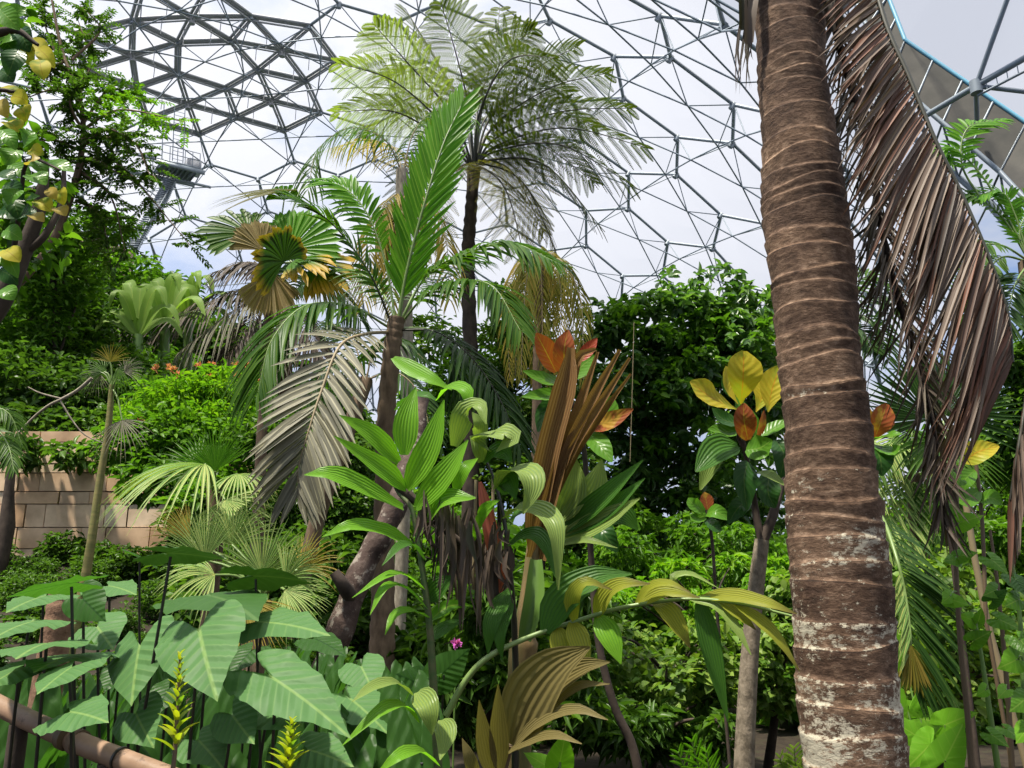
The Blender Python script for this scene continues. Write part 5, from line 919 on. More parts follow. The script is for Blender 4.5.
q = MB(); q.tube(np.vstack([P(262, 600, 5.2)[None], gp(266, 5.2)[None]]), .06, 10); q.build('trunk', M['bark_brown'], f2)
R2 = (262, 600, 5.2); kw = dict(root=R2)
for h_, t_, R_, mk, fc, sp_, dr in [((205, 560, 5.2), (190, 505, 5.2), .40, 'palm_pale', (.2, -1, .2), 110, .15), ((232, 545, 5.3), (236, 505, 5.3), .40, 'palm_pale', (0, -.8, .6), 150, .35), ((262, 575, 5.1), (270, 530, 5.1), .42, 'palm_pale', (0, -1, .3), 150, .15), ((285, 580, 5.0), (310, 560, 4.9), .36, 'palm_pale', (.2, -.9, .4), 160, .3), ((215, 575, 5.0), (190, 570, 4.9), .36, 'palm_pale', (-.1, -.7, .7), 150, .5), ((285, 590, 4.9), (312, 612, 4.8), .30, 'palm_pale', (.1, -.9, .4), 140, .25), ((245, 600, 4.8), (262, 640, 4.7), .34, 'palm_yellow', (0, -1, .4), 120, .2), ((300, 570, 5.2), (322, 545, 5.2), .34, 'palm_yellow', (0, -.8, .5), 120, .3), ((190, 540, 5.3), (168, 512, 5.3), .34, 'palm_yellow', (0, -.9, .4), 70, .2)]:
    fanleaf(f2, h_, t_, R_, mk, face=fc, n=30, span=sp_, split=.4, droop=dr, **kw)

rows([15.1], -60, 215, .8, [0, 3], .5, 'bush tucked against the stone wall', 'bushes against the stone wall')
# ------------------------------------------------------------------ stone wall on the left and the ledge up the hill
def stone():
    m, n, l, o = mat('sandstone'); t = N_(n, 'ShaderNodeTexCoord'); g = N_(n, 'ShaderNodeNewGeometry')
    r = ramp(n, l, g.outputs['Random Per Island'], [(0, (.58, .37, .21)), (.3, (.72, .54, .37)), (.6, (.48, .28, .15)), (1, (.76, .62, .46))]); z = N_(n, 'ShaderNodeTexNoise', inp={'Scale': 2.2, 'Detail': 6}); l.new(t.outputs['Object'], z.inputs['Vector'])
    z2 = ramp(n, l, z.outputs['Fac'], [(.3, (.6, .55, .5)), (.65, (1.1, 1.08, 1.05))]); mx = N_(n, 'ShaderNodeMix', data_type='RGBA', blend_type='MULTIPLY', inp={0: 1.0}); l.new(r.outputs[0], mx.inputs[6]); l.new(z2.outputs[0], mx.inputs[7])
    d = N_(n, 'ShaderNodeBsdfPrincipled', inp={'Roughness': .9}); l.new(mx.outputs[2], d.inputs['Base Color']); l.new(d.outputs[0], o.inputs[0]); return m
M['stone'] = stone()
q = MB(); z0 = P(45, 528, 16)[2]; x0, x1 = P(-70, 500, 16)[0], P(205, 500, 16)[0]; z = z0-.9; rows_h = [.5, .4, .44, .24, .36, .18, .42, .22]
for h_ in rows_h:
    x = x0
    while x < x1: w_ = rng.uniform(.35, 1.3); q.box((x+w_/2, 16+rng.uniform(-.015, .015), z+h_/2), (w_-.02, .4, h_-.018)); x += w_
    z += h_
q.box(((x0+x1)/2, 16.12, (z0+z)/2), (x1-x0, .3, z-z0))
struct(q.build('wall_left', M['stone'], smooth=False))
q = MB(); a_, b_ = P(66, 240, 44), P(132, 258, 48); 
for k in range(7): f = k/7; c_ = a_+(b_-a_)*(f+.07); q.box(c_-[0, 0, .9], (.62, .6, 2.4+.3*(k % 2)))
struct(q.build('wall_back', plain('ledge_stone', (.30, .22, .15), .9), smooth=False))
# ------------------------------------------------------------------ trees and palms of the left bank
nt = thing('yellowing_tree', 'near tree with large yellowing leaves reaching in from the upper left corner', 'tree', gp(-140, 3.6))
q = MB(); limb(q, [gp(-140, 3.6), P(-90, 420, 3.6), P(-8, 315, 3.6), P(22, 255, 3.6), P(40, 205, 3.6), P(45, 165, 3.6)], .07, .02, 30, 8); limb(q, [P(22, 255, 3.6), P(45, 235, 3.6), P(62, 200, 3.65), P(64, 170, 3.7)], .02, .01, 14, 6)
limb(q, [P(-90, 420, 3.6), P(-70, 200, 3.4), P(-30, 60, 3.3), P(10, 30, 3.3), P(38, 45, 3.3)], .05, .008, 24, 7); limb(q, [P(-45, 150, 3.4), P(-10, 95, 3.3), P(18, 92, 3.3)], .02, .006, 10, 6); limb(q, [P(10, 280, 3.6), P(20, 210, 3.4), P(28, 160, 3.3), P(60, 170, 3.2)], .015, .005, 10, 5); q.build('branches', M['bark_dark'], nt)
M['leaf_gold'] = leafmat('gold_leaf', [(.50, .38, .02), (.40, .36, .03), (.34, .26, .05)], .4, .6, spec=.1, vein=(.30, .22, .02), veinw=.03, pleat=6, spot=((.16, .22, .02), 14, .52))
YL = [('oval_yellow', [(26, 42, 50, 55), (38, 48, 55, 68), (40, 60, 44, 80), (20, 45, 32, 66), (0, 88, 20, 98), (12, 96, 28, 104), (20, 108, 26, 122), (6, 122, 18, 132), (30, 150, 44, 155), (60, 190, 64, 205), (38, 200, 52, 212), (5, 250, 20, 262)], 13),
      ('oval_green', [(0, 10, 20, 30), (10, 20, 26, 8), (18, 28, 0, 50), (0, 60, 18, 70), (2, 130, 16, 150), (18, 150, 5, 165), (10, 165, 30, 180), (20, 190, 8, 205), (30, 175, 46, 185), (40, 165, 74, 172), (34, 160, 44, 176), (0, 195, 18, 188), (22, 205, 40, 196), (0, 250, 18, 278), (5, 230, 22, 240), (0, 290, 14, 300), (-8, 150, 8, 142), (24, 146, 34, 132), (0, 45, 16, 40)], 15),
      ('oval_dark', [(4, 40, 20, 58), (18, 50, 8, 75), (20, 30, 30, 52), (0, 70, 14, 82), (-5, 175, 16, 180), (6, 185, 24, 200), (0, 210, 22, 218), (18, 218, 36, 210), (0, 270, 18, 285), (10, 195, 20, 222)], 16),
      ('palm_yellow', [(46, 190, 56, 200), (56, 208, 66, 216), (30, 215, 44, 222), (0, 100, 8, 118), (28, 165, 40, 158)], 11)]
for mk, ls_, w_ in YL:
    for i_, (xa, ya, xb, yb) in enumerate(ls_):
        d_ = 3.3+rng.uniform(-.15, .2); blade_obj('leaf', nt, [(xa, ya, d_), ((xa+xb)/2+rng.uniform(-2, 2), (ya+yb)/2-2, d_-.03), (xb, yb, d_-.02)], w_*rng.uniform(1.2, 1.8), M['leaf_gold' if mk == 'oval_yellow' else mk], face=(rng.uniform(-.5, .5), -1, rng.uniform(0, .8)), prof=OV, ns=6, cross=1)
q = MB(); blob_leaves(q, T4, [pb(10, 180, 3.7, 50, 50, 60), pb(-10, 260, 3.7, 40, 50, 60), pb(0, 20, 3.6, 28, 30, 30), pb(30, 240, 3.9, 40, 40, 30)], 320, .10, .06, whorl=3); q.build('foliage', M['bush_mid'], nt)
ft = thing('fine_leaf_tree', 'slender tree with airy sprays of small green leaves in front of the roof vents', 'tree', gp(-120, 7.5))
q = MB(); tp = [gp(-120, 7.5), P(-90, 420, 7.5), P(-10, 315, 7.5), P(50, 245, 7.5), P(78, 170, 7.5), P(82, 110, 7.5), P(62, 50, 7.5), P(50, -10, 7.5)]; w = limb(q, tp, .06, .010, 60, 7)
sprays = [((80, 160), (120, 165), (190, 245)), ((82, 130), (120, 110), (185, 122)), ((82, 120), (60, 90), (20, 100)), ((80, 150), (50, 140), (12, 150)), ((78, 100), (90, 60), (78, 20)), ((78, 170), (110, 195), (125, 250)), ((70, 80), (50, 40), (40, 5)), ((80, 140), (130, 140), (150, 175)), ((82, 130), (70, 100), (90, 70)), ((75, 200), (100, 215), (110, 262)), ((75, 190), (50, 180), (20, 200)), ((72, 60), (100, 30), (80, 5)), ((82, 125), (110, 90), (140, 100)), ((76, 180), (90, 160), (130, 180)), ((78, 150), (105, 130), (125, 135)), ((66, 60), (45, 70), (30, 60))]
lf = MB(); lf2 = MB()
for si, (a_, b_, c_) in enumerate(sprays):
    dz = rng.uniform(-.7, .5); pp = limb(q, [P(*a_, 7.5), P(*b_, 7.5+dz*.5), P(*c_, 7.5+dz)], .018, .004, 16, 5)
    for j in range(3, 16):
        for _ in range(2 if si % 3 else 3):
            d0 = rdir(1)[0]*[1, 1, .5]+[0, 0, -.1]; e_ = pp[j]+d0*rng.uniform(.15, .34); tw = curve([pp[j], (pp[j]+e_)/2+[0, 0, .03], e_], 5); q.tube(tw, .003, 3, cap=False)
            u = np.linspace(.12, 1, 10); B_ = pp[j]+(e_-pp[j])*u[:, None]; sd_ = np.cross(nrm(e_-pp[j]), UP)
            B_ = np.repeat(B_, 2, 0); sg = np.tile([1, -1], 10)[:, None]; scatter(lf2 if si in (1, 12) else lf, T3, B_, nrm(e_-pp[j])*.6+sd_*sg+rdir(20)*.3, UP+rdir(20)*.5, .052*rng.uniform(.8, 1.2, 20), .024)
q.build('branches', M['bark_brown'], ft); lf.build('foliage', M['bush_dark'], ft); o = lf2.build('foliage', M['bush_lime'], ft); o['label'] = 'sunlit lime green spray'  # two sprays in lime, the rest dark green
bank = [ # crown blobs of the big trees on the left bank: x, y, d, r px
 ('round headed broadleaf tree at the top of the left bank, under the slender tree', [(70, 232, 19, 40), (112, 228, 19, 26), (40, 250, 18.5, 40), (60, 280, 19, 45), (30, 320, 19, 50), (20, 210, 19, 30)], 'bush_mid', T3, .2, .10, 5200),
 ('dark broadleaf tree low on the left bank above the stone wall', [(20, 390, 18, 60), (75, 400, 18, 55), (30, 430, 17, 38), (110, 430, 17, 38), (-20, 430, 17, 42), (70, 435, 17, 32), (140, 400, 18, 40), (20, 452, 15.4, 24), (70, 455, 15.4, 20)], 'bush_dark', T4, .22, .11, 6500),
 ('dense ivy green tree filling the left edge of the bank', [(10, 330, 21, 60), (60, 300, 21, 60), (90, 340, 21, 55), (20, 270, 21, 50), (120, 380, 20, 50), (50, 370, 20, 50)], 'bush_dark', T3, .24, .12, 6500),
 ('broad green tree covering the ridge below the stone ledge', [(110, 290, 24, 60), (160, 300, 26, 45), (70, 270, 24, 50), (60, 340, 22, 50)], 'bush_mid', T3, .28, .14, 5200),
 ('leafy green tree in the middle of the bank above the fan palm', [(170, 440, 14, 50), (130, 450, 14, 40), (215, 450, 14, 45), (160, 480, 13.5, 40), (240, 490, 13.5, 40), (200, 510, 13, 40)], 'bush_mid', T4, .17, .08, 4500)]
for lab, bl, mk, tpl, L_, W_, n_ in bank:
    x, y, d, r = bl[0]; tree('broadleaf_tree', lab, 'tree', gp(x, d+.9), [pb(a, b, c, e_, e_*.8, e_*.7) for a, b, c, e_ in bl], n_, tpl, L_, W_, M[mk], M['bark_dark'], .09, shell=.35)
# trees that fill the middle distance
mid_ = [('light green tree filling the view between the central palm and weeping palm', clusters([(410, 285, 560, 420, 13.5, 17, 24, 30), (500, 290, 570, 400, 14, 17, 18, 8)], 21), 'bush_olive', T3, .15, .075, 6500),
 ('green tree behind the central palm crown, left of the weeping palm', [(470, 380, 15, 42), (440, 420, 15, 45), (500, 430, 15, 45), (460, 470, 15, 50)], 'bush_mid', T3, .16, .08, 5200),
 ('olive green tree behind the orange spear leaf', [(545, 420, 14, 40), (560, 470, 14, 45), (520, 480, 14, 40), (585, 520, 14, 45)], 'bush_olive', T3, .16, .08, 4200),
 ('shadowy tree behind the tan curved palm stem', [(340, 450, 13, 40), (350, 510, 13, 45), (290, 500, 13, 45), (310, 560, 12, 45), (270, 440, 13.5, 36)], 'bush_dark', T3, .16, .08, 5200),
 ('bright green tree low beyond the yellow leaved tree', clusters([(600, 525, 790, 600, 11, 14, 22, 26), (620, 500, 700, 530, 13, 15, 12, 6)], 3), 'bush_mid', TL, .15, .055, 5200),
 ('lime green shrub low beyond the arching frond', clusters([(600, 560, 780, 620, 9, 11, 14, 16)], 4), 'bush_lime', TL, .12, .045, 1800),
 ('mid green tree beyond the dead frond at the right', clusters([(880, 440, 1024, 560, 12, 15, 26, 34)], 6), 'bush_mid', T3, .17, .08, 6200),
 ('dark leafy tree at the right edge under the steel arch', [(1010, 360, 12, 30), (1040, 400, 12, 45), (1020, 440, 12, 40)], 'bush_dark', T4, .15, .08, 2600),
 ('round leaved shrub thicket left of the yellow leaved tree trunk', clusters([(600, 620, 740, 730, 6.8, 8.5, 24, 26)], 7), 'round', T4, .085, .07, 2600),
 ('round leaved shrub thicket between the yellow leaved tree and big palm trunk', clusters([(755, 580, 810, 720, 6.8, 8, 22, 14)], 8), 'round', T4, .085, .07, 1800),
 ('leafy thicket at the foot of the heart leaved stems', clusters([(890, 560, 1024, 720, 5.2, 7.5, 24, 36)], 9), 'round', T4, .085, .06, 3600),
 ('dark shrub under the round leaved thicket', clusters([(590, 690, 740, 745, 6.3, 7, 18, 12)], 10), 'bush_dark', TL, .13, .04, 1500),
 ('low dark thicket in the centre behind the young palm stems', clusters([(390, 590, 590, 720, 5.8, 7.5, 26, 30)], 11), 'bush_dark', TL, .16, .045, 4200)]
M['round'] = leafmat('round_leaf', [(.05, .13, .03), (.10, .22, .05), (.16, .28, .08), (.03, .08, .02)], .35, .42)
for lab, bl, mk, tpl, L_, W_, n_ in mid_:
    bl = [b_ if len(b_) == 2 else pb(b_[0], b_[1], b_[2], b_[3], b_[3]*.8, b_[3]*.75) for b_ in bl]; c_ = np.mean([b_[0] for b_ in bl], 0); y = px_of(c_)[1]; is_t = 'tree' in lab.split(' beyond')[0].split(' at ')[0].split(' behind')[0].split(' low')[0] and y < 590
    tree('leafy_tree' if is_t else 'shrub_thicket', lab, 'tree' if is_t else 'shrub', G(c_[0], c_[1]+.6), bl, n_, tpl, L_, W_, M[mk], M['bark_dark'], .05, shell=.3)
# bright shrub with coral flowers
fs = tree('flowering_shrub', 'bright lime green shrub dotted with coral pink flower heads on the bank', 'shrub', gp(190, 15), [pb(180, 400, 15, 45, 40, 24), pb(225, 390, 15, 40, 40, 24), pb(150, 425, 14.6, 35, 35, 20), pb(215, 425, 14.6, 45, 40, 26)], 5200, TL, .17, .035, M['bush_lime'], M['bark_dark'], .05, shell=.3)
q = MB(); fpos = np.array([P(rng.uniform(150, 262), rng.uniform(360, 385), 14.5+rng.uniform(-.3, .6)) for _ in range(26)]+[P(*a) for a in ((140, 420, 14), (145, 432, 14), (168, 446, 14), (250, 368, 14.6), (238, 366, 14.6))])
cm_ = leafmat('coral_flower', [(.62, .20, .13), (.55, .22, .15), (.5, .26, .14)], .35, .5)
for c_ in fpos[::2]: q = MB(); scatter(q, TL, np.repeat(c_[None], 12, 0), rdir(12)+[0, 0, .6], rdir(12), .10, .04); q.build('flower', cm_, fs)['label'] = 'coral pink flower head'
# banana plants on the ridge
M['banana'] = leafmat('banana_leaf', [(.11, .26, .05), (.16, .32, .09), (.20, .36, .13)], .4, .45, vein=(.25, .40, .12), veinw=.03, pleat=16, bump=.15)
for bi, (bx, by, bd, sc, lab) in enumerate([(138, 345, 20.5, 1.0, 'leftmost of the three pale banana plants on the bank'), (165, 335, 21.5, 1.05, 'middle one of the three pale banana plants on the bank'), (188, 330, 22.5, .9, 'rightmost of the three pale banana plants on the bank')]):
    bn = thing('banana_plant', lab, 'plant', gp(bx, bd)); h_ = 48*sc
    for k in range(8):
        an = math.radians(-78+k*22+rng.uniform(-6, 6)); r_ = h_*rng.uniform(.85, 1.15); dz = rng.uniform(-.8, .6); sx_ = math.sin(an)*r_; sy_ = math.cos(an)*r_
        blade_obj('leaf', bn, [(bx, by-8, bd), (bx+sx_*.45, by-12-sy_*.75, bd+dz*.5), (bx+sx_*.85, by-12-sy_*.95, bd+dz*.8), (bx+sx_*1.12, by-6-sy_*.80+abs(math.sin(an))*8, bd+dz)], 13*sc, M['banana'], face=(math.sin(an)*.4, -.7, .8), prof=OV, ns=10)
    q = MB(); q.tube(np.vstack([P(bx, by-10, bd)[None], gp(bx, bd)[None]]), .13, 8); q.build('stem', M['stem_green'], bn)
# grey feather palms
gpm = thing('feather_palm', 'grey brown feather palm with heavy drooping fronds on the ridge left of centre', 'palm', gp(285, 22))
q = MB(); q.tube(np.vstack([P(286, 300, 22)[None], gp(286, 22)[None]]), .2, 10); q.build('trunk', M['bark_brown'], gpm)
for px, mk in [([(286, 300, 22), (262, 284, 22), (225, 295, 21.6), (175, 318, 21.2), (130, 322, 21)], 'dead_dark'), ([(286, 300, 22), (255, 300, 21.5), (215, 325, 21.2), (180, 352, 21)], 'palm_grey'), ([(286, 300, 22), (262, 310, 21.5), (235, 345, 21), (215, 390, 21)], 'dead_dark'), ([(286, 298, 22), (270, 270, 22), (245, 262, 22), (215, 272, 22)], 'dead_dark'), ([(286, 300, 22), (310, 280, 22), (340, 290, 22), (360, 320, 22)], 'palm_deep'), ([(286, 300, 22), (275, 330, 21.4), (258, 375, 21.2)], 'palm_grey'), ([(286, 298, 22), (295, 262, 22), (318, 255, 22)], 'palm_deep'), ([(286, 300, 22), (250, 290, 22.4), (200, 300, 22.4), (150, 340, 22)], 'dead_dark'), ([(286, 300, 22), (300, 320, 21.5), (325, 360, 21.3)], 'dead_dark')]:
    frond('frond', gpm, pcurve(px, 50), 46, 1.0, .07, (M[mk], M['rach_tan']), face=(0, -.4, 1), ang=(70, 40), droop=.9, start=.08)
# slender palm on the bank
sp2 = thing('slender_palm', 'slender green stemmed palm with small withered fan leaves in front of the stone wall', 'palm', gp(84, 9))
q = MB(); q.tube(np.vstack([pcurve([(112, 385, 9), (108, 430, 9), (100, 480, 9), (93, 530, 9), (86, 575, 9)], 40), gp(84, 9)[None]]), np.r_[np.linspace(.03, .05, 40), .06], 10); q.build('trunk', barkmat('green_ringed_stem', [(.3, (.12, .13, .04)), (.6, (.22, .19, .07))], (3, 3, 22), .6, .2), sp2)
for h_, t_, R_, mk, dr in [((98, 372, 9), (90, 385, 9), .28, 'palm_grey', .2), ((124, 372, 9), (134, 362, 9), .28, 'palm_grey', .3), ((122, 420, 8.9), (124, 450, 8.8), .42, 'palm_grey', .3), ((110, 362, 9), (112, 348, 9), .3, 'palm_yellow', .2), ((118, 368, 9), (140, 380, 9), .4, 'palm_green', .4), ((104, 372, 9), (80, 362, 9), .36, 'palm_green', .3)]:
    fanleaf(sp2, h_, t_, R_, mk, face=(0, -.9, .4), n=18, span=150, split=.25, droop=dr, root=(112, 388, 9))
cb = MB(); limb(cb, [P(92, 378, 8.6), P(78, 390, 8.6), P(62, 399, 8.6), P(48, 406, 8.6), P(33, 418, 8.6), P(15, 437, 8.6)], .02, .012, 20, 6); limb(cb, [P(62, 399, 8.6), P(40, 393, 8.6), P(28, 387, 8.6)], .012, .006, 8, 5); limb(cb, [P(60, 400, 8.6), P(72, 420, 8.6), P(85, 435, 8.6), P(103, 443, 8.6)], .012, .005, 10, 5)
tag(cb.build('bare_branch', M['bark_pale'], origin=P(62, 399, 8.6)), 'bare pale forked branch in front of the dark leaves of the left bank', 'branch')
dt = thing('dark_trunk', 'thin black trunk standing against the stone wall', 'tree trunk', gp(9, 14)); q = MB(); q.tube(np.vstack([P(13, 455, 14)[None], P(9, 490, 14)[None], P(7, 526, 14)[None], gp(7, 14)[None]]), [.07, .08, .13, .14], 10); q.build('trunk', M['bark_dark'], dt)
lp2 = thing('feather_palm', 'feather palm fronds fanning in at the left edge above the stone wall', 'palm', gp(-30, 8)); q = MB(); q.tube(np.vstack([P(-25, 440, 8)[None], gp(-28, 8)[None]]), .05, 8); q.build('trunk', M['bark_brown'], lp2)
for px in [[(-25, 440, 8), (-8, 410, 8), (10, 415, 8), (22, 445, 8)], [(-25, 440, 8), (-5, 430, 7.8), (8, 445, 7.7), (14, 470, 7.6)]]: frond('frond', lp2, pcurve(px, 30), 24, .2, .022, (M['palm_green'], M['rach_green']), face=(0, -.5, .9), droop=.5)
for (x, d_, y_) in ((718, 24, 560), (690, 26, 545)):
    bb_ = thing('banana_plant', 'pale banana plant standing beyond the %s' % ('yellow leaved tree' if x > 700 else 'arching frond, left of the other banana'), 'plant', gp(x, d_))
    for k in range(6): a_ = -50+k*20; blade_obj('leaf', bb_, [(x, y_+20, d_), (x+a_*.3, y_-8, d_), (x+a_*.7, y_-30+abs(a_)*.35, d_)], 9, M['palm_pale'], face=(0, -.8, .6), prof=OV, ns=8)
    q = MB(); q.tube(np.vstack([P(x, y_+18, d_)[None], gp(x, d_)[None]]), .12, 8); q.build('stem', M['stem_green'], bb_)

# ------------------------------------------------------------------ right hand side
rf = thing('feather_palm', 'feather palm with one green frond hanging down right of the big palm trunk', 'palm', gp(880, 4.6)); q = MB(); q.tube(np.vstack([P(872, 500, 4.6)[None], P(868, 600, 4.6)[None], gp(868, 4.6)[None]]), .07, 10); q.build('trunk', M['bark_brown'], rf)
pp = pcurve([(872, 505, 4.4), (884, 522, 4.0), (896, 556, 3.8), (905, 592, 3.75), (911, 640, 3.7), (909, 676, 3.7)], 60)
frond('frond', rf, pp, 46, .30, .020, (M['palm_deep'], M['rach_green']), face=(0, -1, .1), ang=(62, 30), droop=.25, start=.12, sides=(-1,), lprof=lambda u: np.interp(u, [0, .3, .8, 1], [.6, 1, .95, .45]))
frond('frond', rf, pp, 30, .14, .018, (M['palm_pale'], M['rach_green']), face=(0, -1, .1), ang=(40, 20), droop=.2, start=.5, sides=(1,), spine=False)
q = MB(); fan(q, P(911, 645, 3.68), P(920, 690, 3.68)-P(911, 645, 3.68), (0, -1, 0), .21, n=14, span=70, split=.8, droop=.0); q.build('end_fan', M['palm_yellow'], rf)
df = thing('fan_palm', 'dark fan palm leaf with straight spikes between the big trunk and the dead frond', 'palm', gp(950, 5)); q = MB(); q.tube(np.vstack([P(942, 470, 5)[None], gp(945, 5)[None]]), .016, 8); q.build('trunk', M['bark_dark'], df)
fanleaf(df, (932, 418, 4.9), (895, 375, 4.9), .48, 'palm_deep', face=(.1, -1, .1), n=30, span=150, split=.6, droop=.02, root=(942, 470, 5)); fanleaf(df, (945, 415, 5.1), (985, 372, 5.1), .5, 'palm_deep', face=(-.1, -1, .1), n=30, span=150, split=.6, droop=.05, root=(942, 470, 5)); fanleaf(df, (940, 440, 5.0), (960, 478, 4.8), .4, 'palm_green', face=(0, -.8, .5), n=26, span=180, split=.5, droop=.3, root=(942, 470, 5))
cy = thing('feather_palm', 'feather palm with bright short fronds lit against the steel arch', 'palm', gp(1040, 7)); top = (1030, 262, 7); q = MB(); q.tube(np.vstack([P(*top)[None], gp(1040, 7)[None]]), .1, 10); q.build('trunk', M['bark_brown'], cy)
for px, mk, L_ in [([(1030, 262, 7), (1000, 215, 7), (965, 195, 7), (938, 215, 7)], 'palm_green', .28), ([(1020, 240, 7), (985, 180, 7), (952, 148, 7), (935, 165, 7)], 'palm_bright', .28), ([(985, 205, 7), (962, 165, 7), (968, 128, 7), (1004, 120, 7)], 'palm_bright', .24), ([(1030, 262, 7), (1015, 215, 7), (1000, 192, 7), (962, 200, 7)], 'palm_bright', .24), ([(1030, 262, 7), (1000, 245, 6.8), (970, 250, 6.7), (950, 285, 6.6)], 'palm_green', .3), ([(1030, 262, 7), (1020, 230, 7), (1040, 190, 7)], 'palm_bright', .3), ([(1030, 262, 7), (1015, 285, 6.8), (1005, 330, 6.7)], 'palm_deep', .3), ([(1030, 262, 7), (1045, 285, 6.8), (1040, 340, 6.7)], 'palm_green', .3), ([(1030, 262, 7), (1000, 258, 7), (978, 290, 7), (965, 330, 7)], 'palm_green', .28)]:
    frond('frond', cy, pcurve(px, 40), 24, L_, .036, (M[mk], M['rach_green']), face=(0, -.7, .7), ang=(65, 40), droop=.25, start=.3)
c2 = thing('feather_palm', 'small feather palm with dark green comb fronds poking out behind the big trunk', 'palm', gp(850, 8)); q = MB(); q.tube(np.vstack([P(842, 330, 8)[None], gp(846, 8)[None]]), .07, 8); q.build('trunk', M['bark_brown'], c2)
for px, mk in [([(842, 330, 8), (850, 290, 8), (872, 276, 8), (896, 290, 8)], 'palm_green'), ([(842, 330, 8), (860, 315, 7.9), (880, 330, 7.9), (888, 362, 7.8)], 'palm_deep'), ([(842, 330, 8), (870, 300, 8), (888, 300, 7.9), (882, 350, 7.8)], 'palm_deep'), ([(842, 330, 8), (862, 330, 7.9), (872, 350, 7.8)], 'palm_deep')]: frond('frond', c2, pcurve(px, 30), 20, .24, .03, (M[mk], M['rach']), face=(0, -.8, .6), ang=(62, 40), droop=.35, start=.2)
c3 = thing('feather_palm', 'pale feather palm crown low behind the big trunk on its right', 'palm', gp(915, 9)); q = MB(); q.tube(np.vstack([P(912, 475, 9)[None], gp(915, 9)[None]]), .09, 8); q.build('trunk', M['bark_brown'], c3)
for k, (x, y) in enumerate([(880, 455), (892, 440), (912, 432), (935, 440), (952, 460), (870, 490), (950, 500), (885, 520), (935, 525), (905, 530)]): frond('frond', c3, pcurve([(912, 475, 9), ((912+x)/2, (475+y)/2-14, 8.9), (x, y, 8.7), (x+(x-912)*.4, y+26, 8.6)], 30), 24, .32, .032, (M['palm_pale' if k % 2 else 'palm_green'], M['rach_green']), face=(0, -.6, .8), ang=(62, 35), droop=.5, start=.15)
# tall stemmed heart leaved plants
hm = [M['oval_green'], M['taro_dark'], leafmat('heart_leaf_lime', [(.08, .26, .02), (.11, .31, .03)], .4, .45, vein=(.16, .34, .06), veinw=.02, pleat=6)]
stems = [('tallest heart leaved stem, its leaves level with the middle of the dead frond', 958, [(952, 440, 3.3), (957, 500, 3.3), (956, 560, 3.3), (960, 640, 3.3), (968, 720, 3.3), (973, 790, 3.3)]), ('green heart leaved stem bending right of the tallest one', 990, [(975, 620, 3.4), (982, 660, 3.4), (988, 700, 3.4), (998, 770, 3.4)]),
         ('brown heart leaved stem under the hanging dead frond', 1010, [(990, 530, 3.6), (997, 580, 3.6), (1003, 640, 3.6), (1008, 700, 3.6), (1012, 770, 3.6)]), ('heart leaved stem at the right edge', 1030, [(1012, 560, 3.1), (1020, 620, 3.1), (1024, 690, 3.1), (1030, 780, 3.1)])]
hl = {0: [(948, 505, 925, 520, 36, 0), (962, 522, 992, 512, 28, 2), (955, 560, 938, 560, 20, 0), (960, 556, 976, 552, 22, 0), (950, 470, 940, 462, 18, 2), (952, 475, 962, 488, 20, 2), (950, 596, 940, 605, 20, 2), (952, 600, 968, 604, 22, 2), (960, 480, 948, 488, 18, 0)],
      1: [(972, 620, 955, 612, 22, 2), (975, 640, 990, 632, 24, 0), (985, 690, 972, 700, 18, 2), (978, 622, 984, 606, 20, 0), (992, 735, 1006, 744, 22, 0)], 2: [(992, 560, 1005, 570, 26, 0), (996, 590, 982, 596, 24, 0), (1000, 620, 1015, 626, 26, 0), (1006, 690, 996, 700, 20, 2), (1008, 730, 1020, 738, 24, 0), (993, 600, 1008, 590, 22, 1)],
      3: [(1016, 660, 1000, 668, 34, 2), (1018, 600, 1006, 606, 28, 0), (1020, 640, 1030, 650, 30, 0), (1024, 700, 1010, 712, 30, 0), (1026, 730, 1015, 745, 26, 2), (1016, 580, 1024, 590, 30, 1)]}
for si, (lab, fx, px) in enumerate(stems):
    hp = thing('heart_leaf_plant', lab, 'plant', gp(fx, px[0][2]), 'tall heart leaved stems at the right'); q = MB(); pth = np.vstack([pcurve(px, 30), gp(fx, px[0][2])[None]]); q.tube(pth, np.r_[np.linspace(.006, .012, 30), .014], 7); q.build('stem', M['stem_brown'] if si % 2 == 0 else M['stem_green'], hp)
    for (xa, ya, xb, yb, w_, mi) in hl[si]:
        d_ = px[0][2]-.08; A_, T_ = P(xa, ya, d_), P(xb, yb, d_-.04); c = A_+(T_-A_)*.0; q = MB(); Lw = w_*d_/FPX; tt_ = A_+nrm(T_-A_)*Lw*.75; heart(q, A_, tt_, (rng.uniform(-.3, .3), -1, rng.uniform(.1, .7)), 1.15, cup=.2, nr=4); o = q.build('leaf', hm[mi], hp)
        q = MB(); j = int(np.argmin(np.abs(pth[:30, 2]-A_[2]))); q.tube(np.array([pth[j], (pth[j]+A_)/2+[0, 0, .01], A_]), .003, 4); q.build('petiole', M['stem_green'], o)
yl = thing('yellow_leaf_plant', 'plant with one large bright yellow leaf seen through the dead frond', 'plant', gp(985, 3.9)); q = MB(); q.tube(np.vstack([pcurve([(975, 455, 3.9), (982, 520, 3.9), (986, 620, 3.9)], 20), gp(985, 3.9)[None]]), .009, 7); q.build('stem', M['stem_brown'], yl)
blade_obj('leaf', yl, [(963, 462, 3.85), (978, 452, 3.8), (999, 446, 3.8)], 24, M['oval_yellow'], prof=OV, face=(0, -1, .4), label='large bright yellow leaf')
